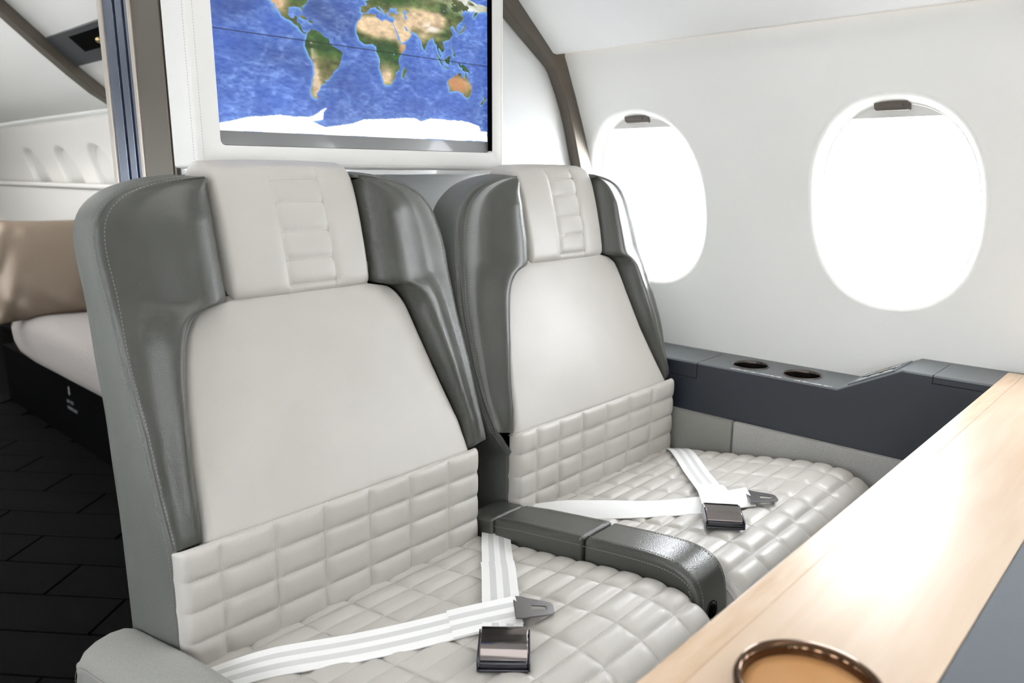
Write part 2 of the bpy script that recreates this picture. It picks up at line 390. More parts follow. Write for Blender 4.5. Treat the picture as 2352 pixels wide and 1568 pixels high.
# bulkhead: gloss panel with the pocket door edge (jamb) towards the aisle
zs = np.linspace(-1.1, .27, 30)
poly = [(.547, -1.1)] + [(float(wx(z)) - .001, z) for z in zs] + [(1.40, .275), (1.297, .357), (1.212, .428), (1.105, .522), (.985, .636), (.895, .709), (.745, .784), (.595, .818), (.547, .822)]
prism('wall_bulkhead', poly, 'y', 1.219, 1.34, LACQ, kind='structure', smooth=False)
zt = .82
jt = thing('trim_3', (.54, 1.35, -1.1), kind='structure')
box('jamb_face', .538, .60, 1.229, 1.3295, -1.1, zt, BRONZE, jt, bev=.002)
box('jamb_lip', .5405, .60, 1.2205, 1.2275, -1.1, zt, BRONZE, jt, bev=.001)
box('jamb_edge', .536, .60, 1.3305, 1.343, -1.1, zt, BRONZE_L, jt, bev=.002)
box('door_track', .541, .60, 1.3435, 1.364, -1.1, zt, TRACK, jt, bev=.001)
box('door_track', .541, .60, 1.374, 1.400, -1.1, zt, TRACK, jt, bev=.001)
box('door_track', .541, .60, 1.411, 1.451, -1.1, zt, TRACK, jt, bev=.001)
box('track_recess', .556, .60, 1.345, 1.449, -1.1, zt - .001, DARK, jt, bev=0)
box('jamb_edge', .538, .60, 1.4515, 1.470, -1.1, zt, BRONZE_L, jt, bev=.002)
# arch trims following the hull
def arch(num, yf, yb, dz=0):
    out = [(float(wx(z)) + .002, z) for z in np.linspace(-.42, .272, 16)] + [(1.424, .276 + dz), (1.412, .276 + dz), (1.303, .364 + dz), (1.218, .436 + dz), (1.11, .531 + dz), (.99, .644 + dz), (.90, .719 + dz), (.75, .794 + dz), (.60, .829 + dz), (.45, .839 + dz)]
    zi = np.linspace(-.42, .224, 16); inn = [(float(np.interp(z, [-.42, .004, .12, .17, .224], [1.632, 1.520, 1.480, 1.457, 1.424])), z) for z in zi]
    inn += [(1.412, .237 + dz), (1.404, .242 + dz), (1.272, .325 + dz), (1.190, .392 + dz), (1.083, .487 + dz), (.962, .600 + dz), (.87, .675 + dz), (.735, .745 + dz), (.595, .778 + dz), (.45, .788 + dz)]
    full_o = out + [(2 * XC - x, z) for x, z in out[-2::-1]]; full_i = inn + [(2 * XC - x, z) for x, z in inn[-2::-1]]
    n = len(full_o); V = [(p[0], y, p[1]) for y in (yf, yb) for A in (full_o, full_i) for p in A]; F = []
    for i in range(n - 1):
        F += [[i, i + 1, n + i + 1, n + i], [n + i, n + i + 1, 3 * n + i + 1, 3 * n + i], [2 * n + i, 3 * n + i, 3 * n + i + 1, 2 * n + i + 1], [i, 2 * n + i, 2 * n + i + 1, i + 1]]
    mesh('trim_%d' % num, V, F, BRONZE, None, kind='structure', bev=.004, smooth=True)
arch(4, 1.188, 1.2185)
arch(5, 3.58, 3.66)
# lower side wall panels in suede, split by a seam
def suede(y0, y1, m, off=0):
    V = [(1.528 + off + .010 * np.sin(z * 3), y, z) for y in np.linspace(y0, y1, 12) for z in np.linspace(-1.1, -.533, 10)]
    o = mesh('side_panel', V, gridF(12, 10), m, SP, kind='structure'); s = o.modifiers.new('s', 'SOLIDIFY'); s.thickness = .02; s.offset = 0; b = o.modifiers.new('b', 'BEVEL'); b.width = .004; b.segments = 3
SP = thing('wall_side', (1.53, .3, -1.1), kind='structure')
suede(.7445, 1.18, SUEDE); suede(-.9, .7415, SUEDE_LIT)  # first panel's shade is put into its darker colour; second is paler, coarser

# ------------------------------------------------------------------ display on the bulkhead
pt = thing('display_surround', (.87, 1.18, .005), 'padded pale leather surround framing the wall display above the seats', 'wall panel')
def rr(x0, x1, z0, z1, r, n=6):
    P = []
    for cx, cz, a0 in ((x1 - r, z1 - r, 0), (x0 + r, z1 - r, 90), (x0 + r, z0 + r, 180), (x1 - r, z0 + r, 270)):
        for k in range(n + 1): a = math.radians(a0 + 90 * k / n); P.append((cx + r * math.cos(a), cz + r * math.sin(a)))
    return P
sx0, sx1, sz0, sz1 = .5765, 1.1625, .0395, .372
px0, px1, pz0, pz1 = .5375, 1.1965, .005, .44
n = 28; V, F = [], []
lay = [(rr(px0, px1, pz0, pz1, .006), 1.2185), (rr(px0, px1, pz0, pz1, .006), 1.146), (rr(px0 + .002, px1 - .002, pz0 + .002, pz1 - .002, .006), 1.1415), (rr(px0 + .006, px1 - .006, pz0 + .006, pz1 - .006, .006), 1.1400),
       (rr(sx0 - .002, sx1 + .002, sz0 - .002, sz1 + .002, .008), 1.1400), (rr(sx0, sx1, sz0, sz1, .008), 1.1415), (rr(sx0, sx1, sz0, sz1, .008), 1.156)]
for P, y in lay:
    for p in P: V.append((p[0], y, p[1]))
n = len(lay[0][0])
for k in range(len(lay) - 1):
    for j in range(n): F.append([k * n + j, k * n + (j + 1) % n, (k + 1) * n + (j + 1) % n, (k + 1) * n + j])
mesh('padding', V, F, WHITE_P, pt)
def line(p, q, m=2): return np.linspace(p, q, m)
NY = np.array([0, -1., 0])
runs = []
for p, q in (((px0 + .010, 1.1399, .010), (px0 + .010, 1.1399, .43)), ((px0 + .010, 1.1399, .012), (px1 - .008, 1.1399, .012)), ((px1 - .008, 1.1399, .012), (px1 - .008, 1.1399, .43))):
    P = line(p, q, 40); runs.append((P, np.tile(NY, (40, 1))))
P = line((px0 - .0001, 1.150, .012), (px0 - .0001, 1.150, .43), 40); runs.append((P, np.tile(np.array([-1., 0, 0]), (40, 1))))
stitching('stitching', runs, THREAD, pt, pitch=.0042, ln=.0024, wd=.0007)
mesh('shadow_gap', [(px0 + .01, y, z) for y, z in ((1.146, .0045), (1.2185, .0045), (1.2185, -.004), (1.146, -.004))] + [(px1 - .01, y, z) for y, z in ((1.146, .0045), (1.2185, .0045), (1.2185, -.004), (1.146, -.004))],
     [[0, 1, 2, 3], [7, 6, 5, 4], [0, 4, 5, 1], [1, 5, 6, 2], [2, 6, 7, 3], [3, 7, 4, 0]], LACQ, pt, smooth=False)
dt = thing('wall_display', (.87, 1.155, .04), 'flat display showing a world map, set in the padded surround', 'display')
SY = 1.1525
box('display_glass', sx0 + .0005, sx1 - .0005, SY + .0008, SY + .006, sz0 + .0005, sz1 - .0005, mat('black_glass', (.008, .008, .009), .15), dt, bev=0)
box('bottom_bezel', sx0 + .001, sx1 - .002, SY - .0010, SY + .0007, sz0 + .0008, .0613, BEZEL, dt, bev=.0004)
# map picture: equirectangular, one coloured vertex per picture dot
lonlat = dict(
 SAm=[(-77,8),(-72,12),(-62,10.5),(-57,6),(-51,4.5),(-50,0),(-44,-2.5),(-38,-4),(-35,-7),(-37,-12),(-39,-17),(-41,-22),(-48,-26),(-49,-29),(-53,-34),(-58,-35),(-57,-38),(-62,-39),(-65,-42),(-66,-46),(-69,-50),(-68,-53),(-66,-55),(-71,-54.5),(-75,-50),(-75,-46),(-73,-40),(-73.5,-36),(-71,-30),(-70.5,-22),(-72,-17),(-76,-14),(-79,-8),(-81,-5),(-80,-1),(-78,3)],
 CAm=[(-77,8),(-80,7.5),(-83,8.5),(-86,11),(-88,13),(-92,14),(-95,16),(-100,17),(-105,20),(-106,23),(-109,26),(-113,31),(-115,30),(-110,23.5),(-113,26),(-117,33),(-121,35),(-124,40),(-124,48),(-130,54),(-140,60),(-152,60),(-160,56),(-164,61),(-166,65),(-157,71),(-130,70),(-110,68),(-95,68),(-82,68),(-86,62),(-94,60),(-92,57),(-82,55),(-80,52),(-78,55),(-77,61),(-70,61),(-65,59),(-58,53),(-65,49),(-61,46),(-70,43),(-74,40),(-76,35),(-81,31),(-80,26),(-82,28),(-84,30),(-90,29.5),(-96,28),(-98,22),(-95,18.5),(-91,19),(-90,21.3),(-87,21),(-88,16),(-84,15.5),(-83.5,11),(-81,9)],
 Gre=[(-45,60),(-53,66),(-58,75),(-68,78),(-60,82),(-30,83.5),(-18,78),(-22,70),(-38,65)],
 Isl=[(-24,65),(-18,66.5),(-14,65),(-19,63.4)],
 Cub=[(-85,22),(-80,23),(-75,20.5),(-78,20)], His=[(-74,20),(-69,19.5),(-69,18),(-74,18.2)],
 Afr=[(-6,35.5),(0,36),(10,37.3),(11,34),(15,32),(20,31),(23,33),(29,31),(33,31),(34,28),(37,21),(39,16),(43,11.5),(51,12),(49,6),(44,0),(40,-4),(39.5,-9),(40.5,-15),(35,-20),(35.3,-24),(32.5,-27),(30,-31),(26,-34),(20,-34.8),(18,-33),(16,-28),(14,-21),(12,-16),(13.5,-11),(12,-5),(9,-1),(9.5,4),(5,6),(0,5.3),(-7,4.4),(-13,8.5),(-17,14.5),(-16.5,20),(-14,26),(-10,30)],
 Mad=[(49.5,-12.5),(50,-16),(47,-25),(44,-24),(44.5,-17)],
 Eur=[(-9,43),(-9,37),(-6,36.2),(-2,36.8),(0,39.5),(3,42),(6,43.2),(9,44.3),(11,42.3),(15.5,40),(16,38),(18,40),(13.5,44),(14,45.5),(19,42),(21,38),(23,37),(24,40),(28,41),(28,44),(31,46.5),(34,45),(38,47),(38,44),(41.5,42),(37,41),(31,41.3),(27,40),(27,37),(31,36.5),(36,36.5),(35.3,33),(34,31),(34.6,28),(37,25),(39,21),(42.5,16),(43.5,12.8),(49,14),(55,17.5),(59.5,22),(56.5,26),(51.5,25),(48,29.5),(50,30.3),(54,26.8),(58,25.5),(62,25.2),(67,24.5),(70,21),(73,18),(75,12),(77.3,8),(80,13),(82,17),(87,21),(91,22.5),(94,18),(97,16.5),(98.5,10),(101,5),(103.5,1.5),(103,5),(100,8.5),(100,13.3),(103,11.5),(105,9),(109,12),(107,17),(106,20),(110,21.3),(117,23.5),(122,29.5),(120,34),(119,37.5),(122,39.5),(125,38),(127,34.5),(129.5,36),(128,39.5),(131,43),(137,46),(141,52),(136,54.5),(143,59.3),(153,59),(160,61.5),(156,52),(160,54),(164,60),(178,63),(179.9,65),(179.9,69),(160,70),(140,73),(113,75),(100,77),(80,73),(70,73),(66,69),(55,69),(44,68),(41,66.5),(34,67),(38,64),(33,67),(30,70),(20,70),(12,65),(5,61),(6,58),(11,59),(13,56),(17,60),(17,62),(24,66),(22,62),(28,60.5),(22,58),(20,55),(12,54),(8,57),(8,54),(3,51.5),(-4,48.5),(-1,46),(-2,43.5)],
 GB=[(-5,50),(1,51),(0,53),(-2,56),(-4,58.5),(-6,57),(-3,54),(-5,52)], Ire=[(-10,52),(-6,52.3),(-6,55),(-9,54.5)],
 Sic=[(12.5,38),(15.5,38),(15,36.8)],
 Jap=[(130,31.5),(131.5,34),(136,36),(139,38.5),(141,43),(145,43.5),(142,40),(141,36.5),(137,34.5),(133,33.3)],
 Sri=[(80,9.5),(82,7.5),(80.5,6)], Tai=[(120,23),(121.8,25),(121,22)], Hai=[(108.7,19.5),(111,20),(109.5,18.3)],
 Phi=[(120.5,18.5),(122,18),(122,14),(126,9),(125.5,6),(122,7.5),(123,11),(120.5,14)],
 Sum=[(95.3,5.5),(98,4.5),(103.5,-1),(106,-5.7),(104,-5.5),(100,-1)], Jav=[(105.3,-6.3),(108,-6.7),(114,-7.4),(114,-8.6),(106,-7.3)],
 Bor=[(109,1.5),(111.5,2.5),(116.5,7),(119,5),(117.5,1),(116,-3.8),(111,-3),(109.5,-.5)], Sul=[(119.5,-5),(120.5,-2),(119.8,.5),(124.5,1.5),(121,.3),(122.5,-4.5),(120.5,-2.7)],
 NG=[(131,-1),(134,-.8),(135,-3.3),(138,-1.7),(145,-4.3),(147.5,-6.5),(150.5,-10.5),(146,-8.7),(143,-9),(138,-8.2),(137.5,-5),(133,-4)],
 Aus=[(114,-22),(114,-26),(115.5,-32),(116,-35),(120,-34),(126,-32.3),(131,-31.6),(135,-34.7),(138,-33.5),(138,-35.5),(141,-38.3),(146.5,-39),(150,-37),(153,-31),(153,-26),(149,-20.5),(146,-18.5),(145.3,-15),(142.5,-10.8),(141.5,-14),(140.5,-17.5),(136,-15.3),(136.5,-12.2),(131,-11.6),(129.5,-14.8),(125,-14.5),(122,-18)],
 Tas=[(145,-41),(148.3,-41),(147,-43.5)], NZ=[(173,-35),(178,-37.7),(175,-41.5),(171,-46.5),(167,-46),(172,-41),(174.5,-39)],
 Ant=[(-180,-84),(-160,-79),(-150,-77),(-140,-75),(-120,-74),(-100,-73),(-80,-73),(-70,-69),(-62,-64.5),(-57,-63.3),(-62,-68),(-62,-74),(-75,-77),(-60,-82),(-40,-79),(-25,-76),(-12,-71.5),(10,-70),(30,-69),(50,-66.5),(58,-67),(70,-70),(85,-66.5),(100,-66),(115,-66.8),(135,-66),(150,-68.5),(165,-71),(168,-77),(180,-78),(180,-90),(-180,-90)])
water = dict(cas=[(47,45),(50,46.5),(53,45),(51,42),(53.8,38),(51,37),(49,39),(49,42)], red=[(33,29),(36,24),(40,17),(43,12.5),(41,15),(37.2,21),(34.5,27)], bal=[(60,45),(61,46),(61,44)], hud=[(-94,59),(-86,62),(-80,58),(-80,53),(-85,56)], vic=[(32,0),(34,0),(33.5,-2.3)], baik=[(104,51.5),(109,54),(109.5,55),(105,52)], azv=[(36,46),(39,47),(37,45.5)])
NU, NV = 640, 322
lon = np.linspace(-180, 180, NU); lat = np.linspace(-90, 90, NV); LO, LA = np.meshgrid(lon, lat, indexing='ij')
def vnoise(sx, sy, seed):
    r = np.random.default_rng(seed); g = r.random((sx + 3, sy + 3)); x = (LO + 180) / 360 * sx; y = (LA + 90) / 180 * sy
    i, j = x.astype(int), y.astype(int); u, v = x - i, y - j; u = u * u * (3 - 2 * u); v = v * v * (3 - 2 * v)
    return g[i, j] * (1 - u) * (1 - v) + g[i + 1, j] * u * (1 - v) + g[i, j + 1] * (1 - u) * v + g[i + 1, j + 1] * u * v
def fbm(s, seed, o=5, ax=1.): return sum(vnoise(int(s * 2 ** k * ax), int(s * 2 ** k), seed + k) / 2 ** k for k in range(o)) / (2 - 2 ** (1 - o))
jx = (fbm(22, 3) - .5) * 5; jy = (fbm(22, 9) - .5) * 5
def inside(poly, X, Y):
    r = np.zeros(X.shape, bool); n = len(poly)
    for i in range(n):
        x1, y1 = poly[i]; x2, y2 = poly[(i + 1) % n]
        if y1 == y2: continue
        c = ((y1 > Y) != (y2 > Y)) & (X < (x2 - x1) * (Y - y1) / (y2 - y1) + x1); r ^= c
    return r
land = np.zeros(LO.shape, bool)
for k, p in lonlat.items(): land |= inside(p, LO + jx * .6, LA + jy * .6)
for k, p in water.items(): land &= ~inside(p, LO + jx * .2, LA + jy * .2)
def blur(a, k):
    for ax in (0, 1):
        c = np.cumsum(np.concatenate([np.repeat(np.take(a, [0], ax), k, ax), a, np.repeat(np.take(a, [-1], ax), k + 1, ax)], ax), ax)
        n_ = a.shape[ax]; a = (np.take(c, np.arange(2 * k + 1, 2 * k + 1 + n_) - 0, ax) - np.take(c, np.arange(0, n_), ax)) / (2 * k + 1) if c.shape[ax] >= 2 * k + 1 + n_ else a
    return a
lf = land.astype(float); sh = blur(blur(lf, 2), 2); wide = blur(blur(lf, 7), 7)
def G(lo, la, rx, ry, p=1): return np.exp(-(((LO - lo + jx) / rx) ** 2 + ((LA - la + jy) / ry) ** 2))
n1, n2, n3 = fbm(12, 30), fbm(40, 50, 3), fbm(6, 70)
dry = np.clip(1.9 * G(2, 24, 24, 8) + 1.9 * G(24, 23, 18, 9) + 1.7 * G(48, 24, 12, 10) + 1.2 * G(62, 38, 22, 9) + 1.2 * G(88, 40, 22, 7) + .9 * G(100, 44, 10, 5) + 1.3 * G(20, -25, 9, 8) + 1.4 * G(130, -25, 17, 8) + 1.1 * G(-110, 33, 10, 10) + .8 * G(-69, -25, 4, 16) + .8 * G(-68, -42, 5, 10) + 1.0 * G(46, 7, 6, 6) + .7 * G(75, 22, 8, 7) + .9 * G(88, 33, 12, 5) + (n1 - .5) * .9, 0, 1)[..., None]
c = lambda *a: np.array(a) / 255.
sandy = c(226, 198, 160) * (.72 + .52 * n2[..., None]); red = c(196, 132, 84); green = c(44, 84, 32) * (.55 + .9 * n2[..., None]); olive = c(104, 108, 62) * (.6 + .8 * n2[..., None])
tropic = np.clip(1.3 * np.exp(-((LA - 0) / 15) ** 2) + .7 * np.exp(-((LA - 55) / 12) ** 2) + .6 * G(-85, 38, 12, 10) + .7 * G(110, 28, 12, 8) + (n3 - .5) * 1.0, 0, 1)[..., None]
L_ = olive * (1 - tropic) + green * tropic
L_ = L_ * (1 - dry) + sandy * dry
ra = np.clip(1.3 * G(128, -25, 12, 8) + .5 * G(138, -28, 14, 8) + .9 * G(46, 5, 6, 6) + .4 * G(-110, 34, 6, 8), 0, 1)[..., None]; L_ = L_ * (1 - ra * .8) + red * ra * .8
snow = np.clip(np.maximum(G(88, 33, 14, 4) * (n2 > .5) * .9, np.clip((LA - 62) / 14, 0, 1) * (n1 > .42)) + G(-42, 74, 18, 14) * 1.5 + G(150, 62, 30, 7) * (n2 > .48), 0, 1)[..., None]
andes = (np.exp(-((LO + 70 + .1 * (LA + 30)) / 1.6) ** 2) * (LA < 0) * (LA > -52) * (n2 > .42))[..., None] * .7
L_ = L_ * (1 - snow) + c(240, 240, 238) * snow; L_ = L_ * (1 - andes) + c(205, 190, 175) * andes
ant = (LA < -60)[..., None]; L_ = np.where(ant, c(250, 249, 246), L_)
ridge = 1 - np.abs(fbm(9, 100, 5, 1.3) - .5) * 6; ridge = np.clip(ridge, 0, 1) ** 2.5; fine = fbm(80, 120, 3, .8)
O_ = c(74, 108, 192) * (.82 + .34 * fbm(5, 140)[..., None]) + c(78, 78, 58) * ridge[..., None] * .55 * (.2 + fine[..., None]) + c(60, 66, 52) * (fine[..., None] - .5) * .7
deep = np.clip(G(-60, 35, 30, 20) * .9 + G(-150, 30, 30, 25) * .6 + G(-20, 30, 14, 14) * .3, 0, 1)[..., None]; O_ = O_ * (1 - .22 * deep)
O_ = O_ * (1 - .45 * np.clip(wide * 1.6, 0, 1)[..., None]) + c(104, 150, 218) * .45 * np.clip(wide * 1.6, 0, 1)[..., None]
O_ = O_ * (1 - np.clip(sh * 1.7, 0, .85)[..., None]) + c(120, 172, 232) * np.clip(sh * 1.7, 0, .85)[..., None]
img = np.where(land[..., None], L_, O_)
eq = (np.abs(LA) < .3)[..., None]; img = np.where(eq, img * .55, img)
img = np.clip(img, 0, 1); lin = np.where(img <= .04045, img / 12.92, ((img + .055) / 1.055) ** 2.4)
mx0, mx1, me_z, mh = .5772, 1.1604, .209, .1475
X = mx0 + (LO + 180) / 360 * (mx1 - mx0); Zm = me_z + LA / 90 * mh
me = bpy.data.meshes.new('map_picture'); og = ORG[dt.name]
P = np.stack([X - og[0], np.full_like(X, SY - og[1]), Zm - og[2]], -1).reshape(-1, 3)
Fq = gridF(NU, NV)[:, ::-1]
me.vertices.add(len(P)); me.vertices.foreach_set('co', P.ravel().astype('f4'))
me.loops.add(Fq.size); me.loops.foreach_set('vertex_index', Fq.ravel().astype('i4'))
me.polygons.add(len(Fq)); me.polygons.foreach_set('loop_start', np.arange(0, Fq.size, 4, dtype='i4'))
ca_ = me.color_attributes.new('picture', 'FLOAT_COLOR', 'POINT'); col = np.concatenate([lin.reshape(-1, 3), np.ones((len(P), 1))], 1); ca_.data.foreach_set('color', col.ravel().astype('f4'))
me.update(calc_edges=True); me.validate()
box('side_bezel', sx1 - .0014, sx1 - .0002, 1.1408, SY - .0002, sz0 + .001, sz1 - .001, BLACK, dt, bev=0)
mm = bpy.data.materials.new('map_screen'); mm.use_nodes = True; nt = mm.node_tree; b = nt.nodes['Principled BSDF']; at_ = nt.nodes.new('ShaderNodeAttribute'); at_.attribute_name = 'picture'
b.inputs['Base Color'].default_value = (.01, .01, .01, 1); b.inputs['Roughness'].default_value = .25; nt.links.new(at_.outputs['Color'], b.inputs['Emission Color']); b.inputs['Emission Strength'].default_value = .84
me.materials.append(mm); new_obj('map_picture', me, dt)

# ------------------------------------------------------------------ side console under the windows
ct = thing('side_console', (1.58, .3, -.534), 'long blue-black console ledge under the windows with cup holders', 'console')
ZT, ZH, ZB, XF, XR = -.419, -.360, -.534, 1.52, 1.672
V, F, FM = [], [], []
def quad(a, b, c_, d, m=0):
    o = len(V); V.extend([a, b, c_, d]); F.append([o, o + 1, o + 2, o + 3]); FM.append(m)
ch = .0028
def seg(y0, z0, y1, z1, top=True):
    quad((XF, y0, ZB), (XF, y1, ZB), (XF, y1, z1 - ch), (XF, y0, z0 - ch), 0)
    quad((XF, y0, z0 - ch), (XF, y1, z1 - ch), (XF + ch, y1, z1), (XF + ch, y0, z0), 1)
    if top: quad((XF + ch, y0, z0), (XF + ch, y1, z1), (XR, y1, z1), (XR, y0, z0), 1)
CUPS = [(1.584, .746), (1.582, .628)]; CR = .0385
def lidseg(y0, y1, zt, lip):
    quad((XF, y0, ZB), (XF, y1, ZB), (XF, y1, zt - lip), (XF, y0, zt - lip), 0)
    quad((XF, y0, zt - lip), (XF, y1, zt - lip), (XF + .016, y1, zt - lip), (XF + .016, y0, zt - lip), 2)
    quad((XF + .016, y0, zt - lip), (XF + .016, y1, zt - lip), (XF + .016, y1, zt - .012), (XF + .016, y0, zt - .012), 2)
    quad((XF + .016, y0, zt - .012), (XF + .016, y1, zt - .012), (1.634, y1, zt - .012), (1.634, y0, zt - .012), 2)
    quad((1.634, y0, zt - .012), (1.634, y1, zt - .012), (1.634, y1, zt), (1.634, y0, zt), 2)
    quad((1.634, y0, zt), (1.634, y1, zt), (XR, y1, zt), (XR, y0, zt), 1)
    for y in (y0, y1): quad((XF, y, zt - lip), (XF, y, zt), (1.634, y, zt), (1.634, y, zt - lip), 2)
lidseg(1.18, .8425, ZT, .036)
seg(.8425, ZT, .805, ZT)
seg(.805, ZT, .687, ZT, False); seg(.687, ZT, .569, ZT, False)
for (cx, cy), (ya, yb) in zip(CUPS, ((.805, .687), (.687, .569))):
    n = 48; o = len(V)
    for s in (0, 1):
        for j in range(n):
            a = 2 * math.pi * (j + .5) / n; dx, dy = math.cos(a), math.sin(a)
            if s: V.append((cx + CR * dx, cy + CR * dy, ZT))
            else:
                tx = (XR - cx) / dx if dx > 0 else (XF + ch - cx) / dx if dx < 0 else 9
                ty = (ya - cy) / dy if dy > 0 else (yb - cy) / dy if dy < 0 else 9
                k = min(tx, ty); V.append((cx + k * dx, cy + k * dy, ZT))
    for j in range(n): F.append([o + j, o + (j + 1) % n, o + n + (j + 1) % n, o + n + j]); FM.append(1)
    for sxx in (XF + ch, XR):
        for yy in (ya, yb):
            pts = [(i, V[o + i]) for i in range(n)]
            near = sorted(pts, key=lambda q: (q[1][0] - sxx) ** 2 + (q[1][1] - yy) ** 2)[:2]
            V.append((sxx, yy, ZT)); F.append([near[0][0] + o, near[1][0] + o, len(V) - 1]); FM.append(1)
seg(.569, ZT, .532, ZT); seg(.532, ZT, .417, ZH); seg(.417, ZH, .3635, ZH)
lidseg(.3635, -.05, ZH, .0155); seg(-.05, ZH, -.9, ZH)
quad((XF, 1.18, ZB), (XF, -.9, ZB), (XR, -.9, ZB), (XR, 1.18, ZB), 0)
mesh('console_body', V, F, [CONS, CONS_T, DARK], ct, fm=FM, smooth=False)
def lid(y0, y1, zt, lip):
    g = .0013
    P = [(XF - .0003, zt - lip + g), (XF - .0003, zt - ch), (XF + ch, zt + .0002), (1.634 - g, zt + .0002), (1.634 - g, zt - .009), (XF + .012, zt - .009), (XF + .012, zt - lip + g)]
    o = prism('lid', P, 'y', y0 + g, y1 - g, [CONS, CONS_T], ct, smooth=False)
    for p in o.data.polygons:
        c_ = p.center + Vector(ORG[ct.name])
        if p.normal.z > .3 or (p.normal.x < -.3 and p.normal.z > .2): p.material_index = 1
lid(.8425, 1.178, ZT, .036); lid(-.049, .3635, ZH, .0155)
for cx, cy in CUPS:
    lathe('cup_holder', [(CR + .0022, .0002), (CR + .0018, .0014), (CR, .0020), (CR - .0018, .0010), (CR - .002, -.004), (CR - .0022, -.075), (CR - .006, -.080), (.001, -.080)], (cx, cy, ZT), CUPM, ct, n=64)
# switch plate on the slope
sl = np.array([0, -.115, .059]); sl /= np.linalg.norm(sl); nn = np.array([0, .059, .115]); nn /= np.linalg.norm(nn); xx = np.array([1., 0, 0])
b0 = np.array([XF, .532, ZT])
def onslope(x, s, h=0): return b0 + xx * x + sl * s + nn * h
def slab(name, x0, x1, s0, s1, h0, h1, m, parent, bev=.0006):
    V = [onslope(x, s, h) for h in (h0, h1) for x, s in ((x0, s0), (x1, s0), (x1, s1), (x0, s1))]
    return mesh(name, V, [[0, 1, 2, 3], [7, 6, 5, 4]] + [[i, (i + 1) % 4, 4 + (i + 1) % 4, 4 + i] for i in range(4)], m, parent, bev=bev, smooth=False)
cp_ = slab('switch_plate', .014, .125, .018, .112, -.0004, .0022, CONS_T, ct)
ORG[cp_.name] = ORG[ct.name]
for i in range(3):
    slab('touch_button', .028 + .0, .044, .030 + i * .026, .048 + i * .026, .0022, .0034, mat('pale_button', (.45, .46, .46), .35) if i == 0 else bpy.data.materials['pale_button'], cp_, bev=.0008)
    slab('touch_button', .078, .094, .030 + i * .026, .048 + i * .026, .0022, .0034, bpy.data.materials['pale_button'] if i != 1 else GOLD, cp_, bev=.0008)
slab('slide_switch', .054, .066, .034, .098, .0022, .0042, CHROME_D, cp_)
text('lettering', 'FASTEN SEAT BELT WHILE SEATED', .0075, (XF + .006, .765, ZT + .0003), (0, -1, 0), (1, 0, 0), PRINT, ct)
text('lettering', 'LIFE VEST UNDER SEAT', .0075, (XF + .006, .622, ZT + .0003), (0, -1, 0), (1, 0, 0), PRINT, ct)

# ------------------------------------------------------------------ seats
DZ = np.array([-.80, -.62, -.46, -.17, 0.02]); DY = np.array([.888, .887, .884, .991, 1.028])
def yb(z): return np.interp(z, DZ, DY)
SZ = np.array([-.70, -.457, -.396, -.316, -.239, -.16, -.086, 0.]); SYY = np.array([.892, .892, .915, .938, .966, .988, 1.0, 1.007])
def yseam(z): return np.interp(z, SZ, SYY)
# cushion profile (y, z) from the back to under the front
cpts = [(.975, -.636), (.885, -.622), (.79, -.606), (.70, -.592), (.62, -.578), (.55, -.567), (.505, -.564), (.475, -.568), (.445, -.583), (.422, -.612), (.408, -.66), (.404, -.74), (.404, -.80)]
CP_ = smooth_curve(cpts, 240, 5, 2); cl = np.concatenate([[0], np.cumsum(np.linalg.norm(np.diff(CP_, axis=0), axis=1))])
s885 = np.interp(-.885, -CP_[:, 0], cl)
def cprof(s): return np.stack([np.interp(s, cl, CP_[:, 0]), np.interp(s, cl, CP_[:, 1])], -1)
def cz(y): return float(np.interp(-y, -CP_[:, 0], CP_[:, 1]))
QX = [-.2575, -.18, -.1025, -.0255, .0515, .129, .206]
QS = [s885 + .018 + .0405 * k for k in range(-1, 14)]
def pillow(U, V_, xs, ss, H, a=.0062, a2=.0062):
    dx = np.min([np.abs(U - x) for x in xs], axis=0); ds = np.min([np.abs(V_ - s) for s in ss], axis=0)
    f = lambda d, a: 1 - np.exp(-(d / a) ** 1.3)
    return H * f(dx, a) * f(ds, a2)
def edge_drop(d, r, T):
    q = np.clip(1 - d / r, 0, 1); return -T * (1 - np.sqrt(np.clip(1 - q * q, 0, 1)))
def lin_dense(a, b, step, extra=()):
    n = int(round(abs(b - a) / step)) + 1; u = list(np.linspace(a, b, n)) + [e for e in extra if min(a, b) < e < max(a, b)]
    return np.array(sorted(set(np.round(u, 5))))
def edge_pack(a, b, r, step):
    k = np.array([0, .02, .07, .15, .27, .42, .6, .8, 1]) * r
    return np.array(sorted(set(np.round(np.concatenate([a + k, np.linspace(a + r, b - r, int((b - a) / step)), b - k]), 5))))

